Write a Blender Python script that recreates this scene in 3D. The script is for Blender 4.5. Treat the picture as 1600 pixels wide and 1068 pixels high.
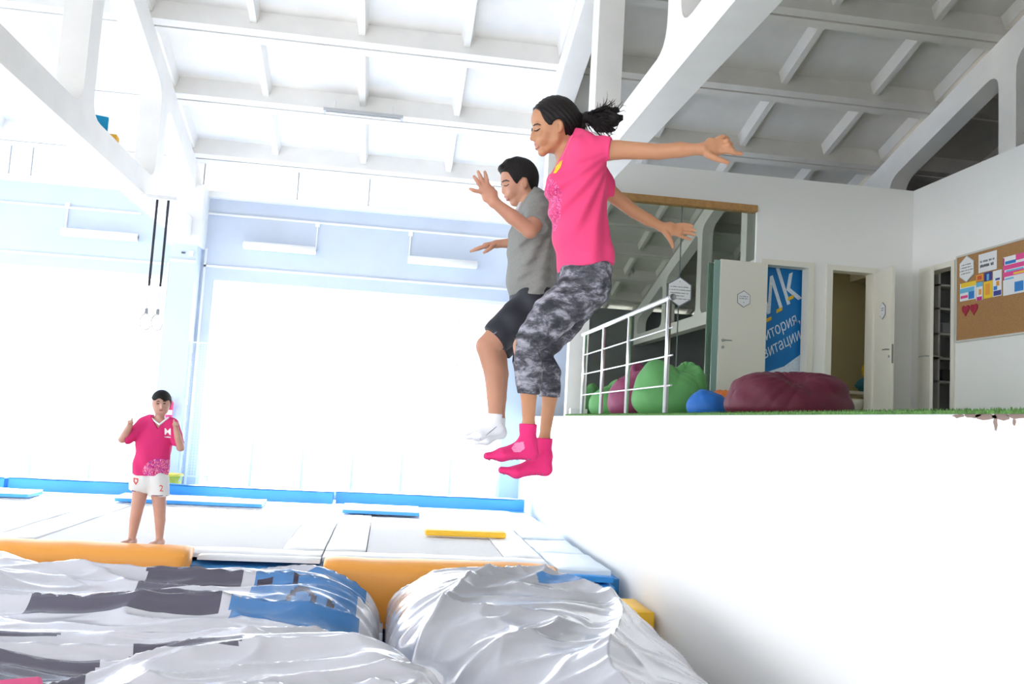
import bpy, bmesh, math, random
import numpy as np
from mathutils import Vector, Matrix, noise as mnoise
for o in list(bpy.data.objects): bpy.data.objects.remove(o)
S = bpy.context.scene
C = S.collection
rnd = random.Random(7)
# ------------------------------------------------------------------ camera (eye at the origin, X right, Y into the hall, Z up)
FPX = 1350.0
CAM = np.array([[0.9883869, -0.1408842, 0.056948], [-0.0693958, -0.0850788, 0.9939546], [0.1351874, 0.9863636, 0.0938675]])
cam = bpy.data.cameras.new('camera'); cam.sensor_width = 36; cam.lens = FPX/1600*36; cam.clip_end = 200; cam.clip_start = .05
co = bpy.data.objects.new('camera', cam); C.objects.link(co)
r_, u_, f_ = CAM
co.matrix_world = Matrix(((r_[0],u_[0],-f_[0],0),(r_[1],u_[1],-f_[1],0),(r_[2],u_[2],-f_[2],0),(0,0,0,1)))
S.camera = co
# ------------------------------------------------------------------ daylight: a bright even overcast sky outside the windows
W = bpy.data.worlds.new('sky'); S.world = W; W.use_nodes = True
bg = W.node_tree.nodes['Background']; bg.inputs[0].default_value = (.95,.975,1,1); bg.inputs[1].default_value = 1.0
sl = bpy.data.lights.new('sun','SUN'); sl.energy = 5.0; sl.angle = math.radians(4); sl.color = (1,.97,.93)
so_ = bpy.data.objects.new('sun', sl); C.objects.link(so_); so_.rotation_euler = (math.radians(-50),0,math.radians(8))
S.view_settings.view_transform = 'Standard'; S.view_settings.look = 'None'
S.view_settings.gamma = 1; S.view_settings.use_curve_mapping = False
S.view_settings.exposure = 2.5

def at(x, y, **k):
    "point of the hall seen at a photograph pixel, on a plane X=, Y= or Z="
    d = CAM.T @ np.array([(x-800)/FPX, -(y-534)/FPX, 1.0])
    for ax, v in k.items(): return d*(v/d['XYZ'.index(ax)])
# ------------------------------------------------------------------ helpers
MATS = {}
def mat(name, col=(.8,.8,.8), rough=.6, metal=0, spec=.5, noise=0, nscale=8, bump=0, bscale=40, emit=0, coat=0, alpha=1):
    if name in MATS: return MATS[name]
    m = bpy.data.materials.new(name); m.use_nodes = True; MATS[name] = m
    nt = m.node_tree; b = nt.nodes['Principled BSDF']
    b.inputs['Base Color'].default_value = (*col,1); b.inputs['Roughness'].default_value = rough
    b.inputs['Metallic'].default_value = metal; b.inputs['Specular IOR Level'].default_value = spec
    b.inputs['Coat Weight'].default_value = coat
    if emit: b.inputs['Emission Color'].default_value = (*col,1); b.inputs['Emission Strength'].default_value = emit
    tc = nt.nodes.new('ShaderNodeTexCoord')
    if noise:
        n = nt.nodes.new('ShaderNodeTexNoise'); n.inputs['Scale'].default_value = nscale; n.inputs['Detail'].default_value = 4
        r = nt.nodes.new('ShaderNodeValToRGB'); nt.links.new(tc.outputs['Object'], n.inputs['Vector'])
        lo = [c*(1-noise) for c in col]; hi = [min(1,c*(1+noise)) for c in col]
        r.color_ramp.elements[0].position = .3; r.color_ramp.elements[1].position = .7
        r.color_ramp.elements[0].color = (*lo,1); r.color_ramp.elements[1].color = (*hi,1)
        nt.links.new(n.outputs['Fac'], r.inputs['Fac']); nt.links.new(r.outputs['Color'], b.inputs['Base Color'])
    if bump:
        n = nt.nodes.new('ShaderNodeTexNoise'); n.inputs['Scale'].default_value = bscale; n.inputs['Detail'].default_value = 5
        bp = nt.nodes.new('ShaderNodeBump'); bp.inputs['Strength'].default_value = bump; bp.inputs['Distance'].default_value = .02
        nt.links.new(tc.outputs['Object'], n.inputs['Vector']); nt.links.new(n.outputs['Fac'], bp.inputs['Height']); nt.links.new(bp.outputs['Normal'], b.inputs['Normal'])
    return m
def tag(o, label=None, cat=None, group=None, kind=None):
    if label: o['label'] = label
    if cat: o['category'] = cat
    if group: o['group'] = group
    if kind: o['kind'] = kind
    return o
def empty(name, loc=(0,0,0), rz=0):
    o = bpy.data.objects.new(name, None); C.objects.link(o); o.location = Vector(loc); o.rotation_euler = (0,0,rz); o.empty_display_size = .1
    return o
def link(name, me, m=None, parent=None, smooth=False, bevel=0):
    o = bpy.data.objects.new(name, me); C.objects.link(o)
    if m is not None and not me.materials: me.materials.append(m)
    if parent is not None: o.parent = parent
    if smooth: me.polygons.foreach_set('use_smooth', np.ones(len(me.polygons), bool))
    if bevel:
        b = o.modifiers.new('bevel','BEVEL'); b.width = bevel; b.segments = 3; b.limit_method = 'ANGLE'
    return o
class MB:
    "collects shapes into one mesh"
    def __init__(s): s.v = []; s.f = []; s.mi = []
    def add(s, v, f, mi=0):
        n = len(s.v); s.v += [tuple(p) for p in v]; s.f += [tuple(n+i for i in q) for q in f]; s.mi += [mi]*len(f); return s
    def box(s, x0,x1,y0,y1,z0,z1, mi=0, M=None):
        v = [(x0,y0,z0),(x1,y0,z0),(x1,y1,z0),(x0,y1,z0),(x0,y0,z1),(x1,y0,z1),(x1,y1,z1),(x0,y1,z1)]
        if M is not None: v = [tuple(M @ Vector(p)) for p in v]
        return s.add(v, [(3,2,1,0),(4,5,6,7),(0,1,5,4),(1,2,6,5),(2,3,7,6),(3,0,4,7)], mi)
    def tube(s, pts, r, n=8, mi=0):
        pts = [Vector(p) for p in pts]; rs = r if isinstance(r,(list,tuple)) else [r]*len(pts)
        v = []; f = []
        d0 = (pts[1]-pts[0]).normalized(); up = Vector((0,0,1)) if abs(d0.z) < .9 else Vector((1,0,0))
        for i,p in enumerate(pts):
            d = (pts[min(i+1,len(pts)-1)]-pts[max(i-1,0)]).normalized()
            a = d.cross(up).normalized(); b = d.cross(a)
            for k in range(n):
                t = 2*math.pi*k/n; v.append(p+(a*math.cos(t)+b*math.sin(t))*rs[i])
        for i in range(len(pts)-1):
            for k in range(n): f.append((i*n+k, i*n+(k+1)%n, (i+1)*n+(k+1)%n, (i+1)*n+k))
        f.append(tuple(range(n))); f.append(tuple(reversed(range((len(pts)-1)*n, len(pts)*n))))
        return s.add(v, f, mi)
    def prism(s, poly, h, M, mi=0):
        "polygon (x,y) extruded along local z from 0 to h, placed by M"
        n = len(poly); v = [M @ Vector((x,y,0)) for x,y in poly]+[M @ Vector((x,y,h)) for x,y in poly]
        f = [tuple(reversed(range(n))), tuple(range(n,2*n))]+[(i,(i+1)%n,n+(i+1)%n,n+i) for i in range(n)]
        return s.add(v, f, mi)
    def mesh(s, name):
        me = bpy.data.meshes.new(name); me.from_pydata(s.v, [], s.f); me.update()
        if any(s.mi): me.polygons.foreach_set('material_index', s.mi)
        return me
    def build(s, name, m, parent=None, smooth=False, bevel=0):
        me = s.mesh(name)
        if isinstance(m,(list,tuple)):
            for x in m: me.materials.append(x)
            m = None
        return link(name, me, m, parent, smooth, bevel)
def box(name, x0,x1,y0,y1,z0,z1, m, parent=None, bevel=0, smooth=False): return MB().box(x0,x1,y0,y1,z0,z1).build(name, m, parent, smooth, bevel)
def copy_of(o, parent=None, loc=None):
    c = o.copy(); C.objects.link(c); c.parent = parent
    if loc is not None: c.location = loc
    return c
def struct(o): o['kind'] = 'structure'; return o
def flat(loops, depth, name):
    "filled outline with holes in the XY plane, extruded +-depth/2 (curve fill turned into a mesh)"
    cu = bpy.data.curves.new(name,'CURVE'); cu.dimensions = '2D'; cu.fill_mode = 'BOTH'; cu.extrude = depth/2
    for L in loops:
        sp = cu.splines.new('POLY'); sp.points.add(len(L)-1); sp.use_cyclic_u = True
        for p,(x,y) in zip(sp.points, L): p.co = (x,y,0,1)
    o = bpy.data.objects.new(name, cu); C.objects.link(o)
    me = bpy.data.meshes.new_from_object(o.evaluated_get(bpy.context.evaluated_depsgraph_get())); bpy.data.objects.remove(o); bpy.data.curves.remove(cu)
    me.name = name; return me
def rounded(pts, r, n=5):
    out = []; N = len(pts)
    for i in range(N):
        a, p, b = Vector(pts[i-1]), Vector(pts[i]), Vector(pts[(i+1)%N])
        d1 = a-p; d2 = b-p; q = min(r, d1.length*.45, d2.length*.45); s = p+d1.normalized()*q; e = p+d2.normalized()*q
        for k in range(n+1):
            t = k/n; out.append(tuple(s*(1-t)**2+p*2*t*(1-t)+e*t*t))
    return out
def text_mesh(body, size, name, align='CENTER', extrude=.001, bold=0, shear=0):
    cu = bpy.data.curves.new(name,'FONT'); cu.body = body; cu.size = size; cu.align_x = align; cu.align_y = 'CENTER'; cu.extrude = extrude; cu.offset = bold; cu.resolution_u = 3; cu.shear = shear
    o = bpy.data.objects.new(name, cu); C.objects.link(o)
    me = bpy.data.meshes.new_from_object(o.evaluated_get(bpy.context.evaluated_depsgraph_get())); bpy.data.objects.remove(o); bpy.data.curves.remove(cu)
    me.name = name; return me
def frame_M(origin, xdir, ydir):
    x = Vector(xdir).normalized(); y = Vector(ydir); z = x.cross(y).normalized(); y = z.cross(x)
    return Matrix(((x.x,y.x,z.x,origin[0]),(x.y,y.y,z.y,origin[1]),(x.z,y.z,z.z,origin[2]),(0,0,0,1)))
# smooth blended solids turned into one surface
class Solid:
    def __init__(s, lo, hi, h):
        s.h = h; s.lo = np.array(lo,float); s.n = np.ceil((np.array(hi)-s.lo)/h).astype(int)+1
        s.v = np.full(s.n, 1.0, np.float32)
    def sub(s, lo, hi):
        a = np.clip(np.floor((np.array(lo)-s.lo)/s.h).astype(int),0,s.n-1); b = np.clip(np.ceil((np.array(hi)-s.lo)/s.h).astype(int)+1,1,s.n)
        sl = tuple(slice(i,j) for i,j in zip(a,b))
        g = [(s.lo[k]+s.h*np.arange(a[k],b[k])).astype(np.float32) for k in range(3)]
        return sl, g[0][:,None,None], g[1][None,:,None], g[2][None,None,:]
    def shell(s, lo, hi, off):
        "a thicker copy of a region, for hair that follows the head"
        sl,x,y,z = s.sub(lo,hi); o = Solid.__new__(Solid); o.h = s.h; o.lo = np.array([x.ravel()[0],y.ravel()[0],z.ravel()[0]],float); o.v = s.v[sl].copy()-np.float32(off); o.n = np.array(o.v.shape); return o
    def put(s, lo, hi, fn, k, op='add'):
        m = k+3*s.h
        sl,x,y,z = s.sub(np.array(lo)-m, np.array(hi)+m); d = fn(x,y,z).astype(np.float32); c = s.v[sl]
        if d.size == 0: return s
        if op == 'add':
            h = np.clip(.5+.5*(c-d)/k,0,1); s.v[sl] = c*(1-h)+d*h-k*h*(1-h)
        else:
            h = np.clip(.5-.5*(c+d)/k,0,1); s.v[sl] = c*(1-h)-d*h+k*h*(1-h)
        return s
    def cap(s, a, b, ra, rb=None, k=.02, side=(0,1,0), op='add'):
        "tapered limb from a to b; radii are numbers or (along side, across) pairs"
        a = np.array(a,float); b = np.array(b,float); rb = ra if rb is None else rb
        ra = np.array(ra if np.ndim(ra) else (ra,ra),float); rb = np.array(rb if np.ndim(rb) else (rb,rb),float)
        w = b-a; L = max(np.linalg.norm(w),1e-6); wn = w/L; u = np.array(side,float); u = u-wn*u.dot(wn)
        if np.linalg.norm(u) < 1e-3: u = np.array([1,0,0.])-wn*wn[0]
        u /= np.linalg.norm(u); v = np.cross(wn,u)
        def fn(x,y,z):
            px,py,pz = x-a[0],y-a[1],z-a[2]
            t0 = (px*wn[0]+py*wn[1]+pz*wn[2])/L; t = np.clip(t0,0,1)
            qw = (t0-t)*L; qu = px*u[0]+py*u[1]+pz*u[2]; qv = px*v[0]+py*v[1]+pz*v[2]
            r1 = ra[0]+(rb[0]-ra[0])*t; r2 = ra[1]+(rb[1]-ra[1])*t; m = np.minimum(r1,r2)
            return (np.sqrt((qu/r1)**2+(qv/r2)**2+(qw/m)**2)-1)*m
        R = max(ra.max(),rb.max())
        return s.put(np.minimum(a,b)-R, np.maximum(a,b)+R, fn, k, op)
    def chain(s, pts, rad, k=.02, side=(0,1,0)):
        for i in range(len(pts)-1): s.cap(pts[i],pts[i+1],rad[i],rad[i+1],k if i == 0 else min(k,.006),side)
        return s
    def ball(s, c, r, k=.02, op='add', R=None):
        c = np.array(c,float); r = np.array(r if np.ndim(r) else (r,r,r),float); Rm = np.eye(3) if R is None else np.array(R)
        def fn(x,y,z):
            p = (x-c[0],y-c[1],z-c[2]); q = [p[0]*Rm[i][0]+p[1]*Rm[i][1]+p[2]*Rm[i][2] for i in range(3)]
            k0 = np.sqrt(sum((q[i]/r[i])**2 for i in range(3))); k1 = np.sqrt(sum((q[i]/r[i]**2)**2 for i in range(3)))+1e-9
            return k0*(k0-1)/k1
        return s.put(c-r.max(), c+r.max(), fn, k, op)
    def keep(s, fn, k=None):
        "intersect with fn<0"
        sl,x,y,z = s.sub(s.lo, s.lo+s.h*(s.n-1)); d = np.broadcast_to(fn(x,y,z),s.v.shape)
        s.v = np.maximum(s.v,d.astype(np.float32)); return s
    def plane(s, p, n):
        p = np.array(p,float); n = np.array(n,float)/np.linalg.norm(n)
        return s.keep(lambda x,y,z: (x-p[0])*n[0]+(y-p[1])*n[1]+(z-p[2])*n[2])
    def ripple(s, fn):
        sl,x,y,z = s.sub(s.lo, s.lo+s.h*(s.n-1)); s.v = s.v+fn(x,y,z).astype(np.float32); return s
    def hit(s, px, py, lift=0):
        "first surface point seen at a photograph pixel"
        d = CAM.T @ np.array([(px-800)/FPX, -(py-534)/FPX, 1.0]); n = d/np.linalg.norm(d)
        c = s.lo+s.h*(s.n-1)/2; R = np.linalg.norm(s.h*s.n)/2; t0 = max(.1,np.dot(c,n)-R)
        T = t0+np.arange(0,2*R,s.h*.25); P = T[:,None]*n[None]; I = np.round((P-s.lo)/s.h).astype(int)
        ok = np.all((I >= 0)&(I < s.n),1); vals = np.full(len(T),1.0); J = I[ok]; vals[ok] = s.v[J[:,0],J[:,1],J[:,2]]
        w = np.nonzero(vals < 0)[0]
        return None if len(w) == 0 else n*(T[w[0]]-lift)
    def mesh(s, name):
        v = s.v; ins = v < 0; n = s.n; N = n-1
        cid, pos, quads = [], [], []
        def cell(i,j,k): return (i*N[1]+j)*N[2]+k
        for ax in range(3):
            sa = [slice(None)]*3; sb = [slice(None)]*3; sa[ax] = slice(0,-1); sb[ax] = slice(1,None)
            m = ins[tuple(sa)] != ins[tuple(sb)]; I = np.array(np.nonzero(m)).T
            if len(I) == 0: continue
            b1,b2 = (ax+1)%3,(ax+2)%3
            I = I[(I[:,b1] > 0)&(I[:,b2] > 0)&(I[:,b1] < N[b1])&(I[:,b2] < N[b2])]
            J = I.copy(); J[:,ax] += 1
            va = v[I[:,0],I[:,1],I[:,2]]; vb = v[J[:,0],J[:,1],J[:,2]]; t = va/(va-vb); P = I.astype(np.float64); P[:,ax] += t
            ids = []
            for d1,d2 in ((0,0),(-1,0),(-1,-1),(0,-1)):
                K = I.copy(); K[:,b1] += d1; K[:,b2] += d2; c = cell(K[:,0],K[:,1],K[:,2]); ids.append(c); cid.append(c); pos.append(P)
            q = np.stack(ids,1); q[~(va < 0)] = q[~(va < 0)][:,::-1]; quads.append(q)
        cid = np.concatenate(cid); pos = np.concatenate(pos); uq,inv = np.unique(cid,return_inverse=True); inv = inv.ravel()
        cnt = np.bincount(inv); V = np.stack([np.bincount(inv,pos[:,i])/cnt for i in range(3)],1)*s.h+s.lo
        F = np.searchsorted(uq,np.concatenate(quads))
        for _ in range(1):   # one light relaxation pass against grid steps
            acc = np.zeros_like(V); c2 = np.zeros(len(V))
            for a,b in ((0,1),(1,2),(2,3),(3,0)):
                for i,j in ((a,b),(b,a)):
                    for d in range(3): acc[:,d] += np.bincount(F[:,i],V[F[:,j],d],len(V))
                    c2 += np.bincount(F[:,i],minlength=len(V))
            V = V*.5+.5*acc/c2[:,None]
        me = bpy.data.meshes.new(name); me.vertices.add(len(V)); me.vertices.foreach_set('co',V.ravel().astype(np.float32))
        me.loops.add(F.size); me.loops.foreach_set('vertex_index',F.ravel().astype(np.int32)); me.polygons.add(len(F))
        me.polygons.foreach_set('loop_start',np.arange(0,F.size,4,dtype=np.int32)); me.polygons.foreach_set('loop_total',np.full(len(F),4,np.int32))
        me.update(calc_edges=True); me.validate(); return me
    def build(s, name, m, parent):
        me = s.mesh(name); loc = Vector(parent.location) if parent is not None else Vector((0,0,0)); me.transform(Matrix.Translation(-loc)); return link(name, me, m, parent, True)
# ------------------------------------------------------------------ materials of the hall
white = mat('white_paint', (.89,.88,.855), .55, bump=.05, bscale=12)
conc  = mat('painted_concrete', (.82,.80,.765), .7, noise=.03, nscale=3, bump=.08, bscale=25)
blue_wall = mat('pale_blue_wall_paint', (.59,.66,.77), .7, noise=.03, nscale=2)
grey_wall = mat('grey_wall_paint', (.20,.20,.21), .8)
wfloor = mat('pale_floor', (.75,.75,.75), .5, noise=.04)
frame_w = mat('white_window_frame', (.88,.88,.88), .4)
carpet = mat('green_carpet', (.10,.24,.05), .95, noise=.45, nscale=60, bump=.6, bscale=150)
metal = mat('brushed_steel', (.8,.8,.8), .28, metal=1)
wood = mat('varnished_wood', (.50,.27,.10), .5, noise=.15, nscale=14)
cream = mat('cream_door', (.80,.77,.68), .5)
steel_h = mat('door_handle_metal', (.55,.55,.55), .3, metal=1)
bluev = mat('blue_vinyl', (.02,.27,.72), .42, bump=.05, bscale=9)
yellowv = mat('yellow_vinyl', (.95,.55,.03), .45, bump=.05, bscale=9)
orangev = mat('orange_vinyl', (.90,.38,.06), .42, bump=.1, bscale=6)
whitev = mat('white_vinyl', (.88,.89,.90), .45, bump=.08, bscale=5)
# ------------------------------------------------------------------ hall dimensions
YW = 15.9; YR = 5.6; YB = -4.7          # window wall, ridge, rear wall
XE = 2.45; ZM = .167                    # mezzanine edge and floor
YBK = 11.9; XRW = 7.65                  # mezzanine back wall, mezzanine side wall
SL = .32
def zroof(y): return 4.03+SL*(YW-y) if y > YR else 4.03+SL*(YW-YR)-SL*(YR-y)
# ------------------------------------------------------------------ floors and walls
struct(box('floor', -11,14, -6,18, -2.6,-2.4, wfloor))
struct(box('floor_deck', -11,XE, 8.78,YW, -2.4,-1.52, mat('deck_blue', (.04,.25,.6), .5)))
struct(box('wall_mezzanine_edge', XE,XE+.2, YB,YBK, -2.4,ZM-.015, white))
struct(box('floor_mezzanine', XE+.2,12, YB,YBK+3.2, ZM-.09,ZM-.015, conc))
# carpet with a ragged edge of pile
def carpet_obj():
    mb = MB(); r = random.Random(3)
    mb.box(XE-.012,XRW, YB,YBK, ZM-.015,ZM)
    for i in range(2600):
        y = 2.6+(YBK-2.6)*(i/2600)**1.0; w = .006+.004*r.random(); h = .005+.010*r.random(); x = XE-.014+.03*r.random()
        mb.add([(x,y-w,ZM-.012),(x,y+w,ZM-.012),(x+.01,y,ZM-.012),(x-.004+.008*r.random(),y+w*(r.random()-.5),ZM+h)], [(0,1,3),(1,2,3),(2,0,3)])
    return mb.build('floor_carpet', carpet)
struct(carpet_obj())
# chipped plaster along the top of the edge wall
cp = MB(); r = random.Random(5)
def chip(y0, z0, w, h):
    n = 10; pts = [(w*(.7+.5*r.random())*math.cos(2*math.pi*k/n), h*(.6+.7*r.random())*math.sin(2*math.pi*k/n)) for k in range(n)]
    cp.prism(pts, .004, frame_M((XE-.002,y0,z0),(0,1,0),(0,0,1)))
for px,py,w,h in [(1520,645,.05,.012),(1540,646,.06,.014),(1565,646,.05,.02),(1590,645,.06,.012),(1498,646,.04,.008),(1556,655,.012,.03),(1585,655,.01,.012)]:
    p = at(px,py,X=XE); chip(p[1], p[2]-.01, w, h)
chips = cp.build('trim_1', mat('bare_plaster_chips', (.30,.21,.18), .9)); struct(chips)
# window wall: blue paint with two big openings and a column between
ZL = -1.45; ZT = 2.26
wb = MB()
wb.box(-11,3.6, YW,YW+.3, ZT,3.72).box(-4.05,-3.27, YW,YW+.3, -2.4,ZT).box(2.1,3.6, YW,YW+.3, -2.4,ZT).box(-11,3.6,YW,YW+.3,-2.4,ZL).box(-11,-9.9,YW,YW+.3,ZL,ZT)
struct(wb.build('wall_back', blue_wall))
struct(box('wall_column', -3.93,-3.5, YW-.42,YW+.02, -1.52,2.86, blue_wall))
struct(box('trim_2', -11,3.6, YW-.12,YW+.25, 3.72,3.84, white))
struct(box('trim_3', -4.0,-3.45, YW-.5,YW, 2.78,3.84, white))
def window(name, x0, x1, ncol):
    root = struct(empty(name,(0,0,0)))
    mb = MB(); fw = .05
    mb.box(x0,x1,YW+.02,YW+.1,ZT-.07,ZT).box(x0,x1,YW+.02,YW+.1,ZL,ZL+.07).box(x0,x0+.07,YW+.02,YW+.1,ZL+.07,ZT-.07).box(x1-.07,x1,YW+.02,YW+.1,ZL+.07,ZT-.07)
    mb.build('window_frame', frame_w, root)
    xs = np.linspace(x0+.035,x1-.035,ncol+1); zs = [ZL+.035,-.2,1.02,ZT-.035]
    mul = bpy.data.meshes.new('mullion'); 
    for i in range(1,ncol): box('mullion', xs[i]-.025,xs[i]+.025, YW+.03,YW+.09, ZL+.07,ZT-.07, frame_w, root)
    for z in zs[1:3]: box('transom', x0+.07,x1-.07, YW+.035,YW+.085, z-.022,z+.022, frame_w, root)
    glass = MATS.get('clear_pane')
    if glass is None:
        glass = bpy.data.materials.new('clear_pane'); glass.use_nodes = True; MATS['clear_pane'] = glass
        nt = glass.node_tree; nt.nodes.remove(nt.nodes['Principled BSDF']); out = nt.nodes['Material Output']
        t = nt.nodes.new('ShaderNodeBsdfTransparent'); g = nt.nodes.new('ShaderNodeBsdfGlossy'); g.inputs['Roughness'].default_value = .02
        mx = nt.nodes.new('ShaderNodeMixShader'); mx.inputs[0].default_value = .06
        nt.links.new(t.outputs[0],mx.inputs[1]); nt.links.new(g.outputs[0],mx.inputs[2]); nt.links.new(mx.outputs[0],out.inputs[0])
    for i in range(ncol):
        for j in range(3):
            box('pane', xs[i]+.02,xs[i+1]-.02, YW+.055,YW+.065, zs[j]+.02,zs[j+1]-.02, glass, root)
    return root
window('window_1', -9.9,-4.05, 6)
window('window_2', -3.27,2.1, 6)
# white conduits on the blue wall
mb = MB()
for z,xa,xb in [(3.33,-11,-4.6),(2.47,-11,-4.1),(3.44,-3.45,3.5),(2.49,-3.45,3.5)]: mb.box(xa,xb,YW-.03,YW,z-.018,z+.018)
mb.box(-3.93,-3.5,YW-.45,YW-.42,2.46,2.5); mb.box(-4.08,-4.04,YW-.03,YW,ZL,2.5); mb.box(-3.45,-3.41,YW-.03,YW,-1.5,2.8)
struct(mb.build('trim_4', frame_w))
struct(MB().box(-3.62,-3.55,YW-.46,YW-.42,2.58,2.66).box(-3.75,-3.69,YW-.44,YW-.42,2.61,2.64,1).build('trim_5', [frame_w, mat('dark_socket',(.1,.1,.12))]))
# rear wall behind the photographer: windows over the pit, plain over the mezzanine
wr = MB().box(-11,XE,YB-.3,YB,2.6,4.1).box(-11,XE,YB-.3,YB,-2.4,-1.2)
for x in (-10.8,-7.6,-4.0,-.8,2.2): wr.box(x-.2,x+.25,YB-.3,YB,-1.2,2.6)
struct(wr.build('wall_rear', blue_wall))
wl = MB().box(-11.3,-11,YB-.3,YW+.3,2.6,9).box(-11.3,-11,YB-.3,YW+.3,-2.4,-1.2)
for y in (-4.7,-1.2,2.3,5.8,9.3,12.8,15.8): wl.box(-11.3,-11,y-.2,y+.25,-1.2,2.6)
struct(wl.build('wall_left', blue_wall))
struct(box('wall_rear_mezzanine', XE,14,YB-.3,YB,-2.4,4.1, grey_wall))
struct(box('wall_far_right', 13.8,14,YB,YW+.3,-2.4,8, grey_wall))
struct(box('wall_gable_right', 3.6,14, YW,YW+.3,-2.4,5.2, grey_wall))
struct(box('wall_mezzanine_stub', XE,XE+.0001+.25, YBK,YW, -2.4,ZM-.02, white))
# ------------------------------------------------------------------ trusses
def truss(xc, post_front):
    outer = [(YB,2.9),(YW,2.9),(YW,zroof(YW)),(YR,zroof(YR)),(YB,zroof(YB))]
    posts = sorted([post_front+3*k for k in range(-5,3) if YB+1.2 < post_front+3*k < YW-1.2])
    edges = [YB+.35]+[e for p in posts for e in (p,p+.34)]+[YW-.35]
    loops = [outer]
    for i in range(0,len(edges),2):
        a,b = edges[i],edges[i+1]; top = lambda y: zroof(y)-.42
        P = [(a,3.21),(b,3.21),(b,top(b))]+([(YR,top(YR))] if a < YR < b else [])+[(a,top(a))]
        P = [(y,max(z,3.23)) for y,z in P]
        loops.append(rounded(P,.28))
    me = flat(loops,.3,'roof_truss')
    o = link('roof_truss', me, conc); struct(o)
    o.matrix_world = Matrix(((0,0,1,xc),(1,0,0,0),(0,1,0,0),(0,0,0,1)))
    return o
for xc,pf in ((-9.75,9.9),(-3.75,9.9),(2.25,9.45),(8.25,10.3)): truss(xc,pf)
# ------------------------------------------------------------------ roof of ribbed concrete panels
ceil = struct(empty('ceiling'))
def panel_mesh(off):
    L = 1.5*math.sqrt(1+SL*SL); mb = MB(); hw = 2.985; d = L/2-.006
    mb.box(-hw,hw,-d,d,.28,.34)
    for s in (-1,1): # long edge ribs, tapered
        y0,y1 = (d-.13,d) if s > 0 else (-d,-d+.13)
        q = .05*s
        v = [(-hw,y0+max(q,0)*.0,0),(hw,y0,0),(hw,y1,0),(-hw,y1,0)]
        ya,yb = (y0-.05,y1) if s > 0 else (y0,y1+.05)
        mb.add([(-hw,y0,0),(hw,y0,0),(hw,y1,0),(-hw,y1,0),(-hw,ya,.28),(hw,ya,.28),(hw,yb,.28),(-hw,yb,.28)], [(3,2,1,0),(4,5,6,7),(0,1,5,4),(1,2,6,5),(2,3,7,6),(3,0,4,7)])
    for x in (-2.9,-1.5+off,0+off,1.5+off,2.9):
        w = .045
        if abs(x) > 2.95: continue
        mb.add([(x-w,-d+.1,.10),(x+w,-d+.1,.10),(x+w,d-.1,.10),(x-w,d-.1,.10),(x-w-.04,-d+.1,.28),(x+w+.04,-d+.1,.28),(x+w+.04,d-.1,.28),(x-w-.04,d-.1,.28)], [(3,2,1,0),(4,5,6,7),(0,1,5,4),(1,2,6,5),(2,3,7,6),(3,0,4,7)])
    return mb.mesh('roof_panel')
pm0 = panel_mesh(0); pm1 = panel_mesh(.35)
pm0.materials.append(conc); pm1.materials.append(mat('shade_toned_concrete',(.60,.575,.53),.75,noise=.04,nscale=3,bump=.08,bscale=25))  # mezzanine-side panels: dimmer light put into a darker concrete colour
joints = [16.75,15.22,13.7,12.15,10.62,9.1,7.6,6.1]
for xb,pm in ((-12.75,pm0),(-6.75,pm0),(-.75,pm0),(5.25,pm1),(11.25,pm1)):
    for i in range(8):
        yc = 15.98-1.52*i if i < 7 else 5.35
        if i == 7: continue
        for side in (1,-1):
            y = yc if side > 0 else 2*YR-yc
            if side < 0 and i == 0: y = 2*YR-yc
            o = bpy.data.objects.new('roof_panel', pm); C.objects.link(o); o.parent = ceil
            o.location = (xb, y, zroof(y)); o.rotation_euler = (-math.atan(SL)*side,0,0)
o = box('ridge_panel', -9.75,14, YR-.65,YR+.65, zroof(YR)-.1,zroof(YR)+.3, conc, ceil)
# ------------------------------------------------------------------ mezzanine walls, glass front, doors
ZW = 3.86; ZD = 2.545
mbk = MB()
mbk.box(XE,2.72,YBK,YBK+.16,ZM-.02,ZW).box(2.72,5.17,YBK,YBK+.16,3.40,ZW).box(5.17,5.33,YBK,YBK+.16,ZM-.02,ZW)
mbk.box(5.33,5.99,YBK,YBK+.16,ZD,ZW).box(5.99,6.35,YBK,YBK+.16,ZM-.02,ZW).box(6.35,7.01,YBK,YBK+.16,ZD,ZW).box(7.01,XRW,YBK,YBK+.16,ZM-.02,ZW)
struct(mbk.build('wall_mezzanine_back', white))
mbr = MB()
mbr.box(XRW,XRW+.14,5.2,10.94,ZM-.02,ZW).box(XRW,XRW+.14,10.94,11.62,ZD,ZW).box(XRW,XRW+.14,11.62,YBK+.16,ZM-.02,ZW)
struct(mbr.build('wall_mezzanine_right', white))
wg = struct(empty('window_3'))
box('wood_header', 2.62,5.16, YBK-.04,YBK+.1, 3.30,3.40, wood, wg, bevel=.006)
gm = bpy.data.materials.new('tinted_glass'); gm.use_nodes = True
nt = gm.node_tree; nt.nodes.remove(nt.nodes['Principled BSDF']); out = nt.nodes['Material Output']
t = nt.nodes.new('ShaderNodeBsdfTransparent'); t.inputs[0].default_value = (.60,.70,.64,1)
g = nt.nodes.new('ShaderNodeBsdfGlossy'); g.inputs['Roughness'].default_value = .01; g.inputs[0].default_value = (.93,.96,.87,1)
mx = nt.nodes.new('ShaderNodeMixShader'); mx.inputs[0].default_value = .74
nt.links.new(t.outputs[0],mx.inputs[1]); nt.links.new(g.outputs[0],mx.inputs[2]); nt.links.new(mx.outputs[0],out.inputs[0])
dark_seal = mat('dark_glass_seal', (.12,.15,.14), .5)
for a,b in ((2.73,4.02),(4.035,5.16)): box('pane', a,b, YBK+.03,YBK+.04, ZM,3.30, gm, wg)
box('seal', 4.02,4.035, YBK+.025,YBK+.045, ZM,3.30, dark_seal, wg)
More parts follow.
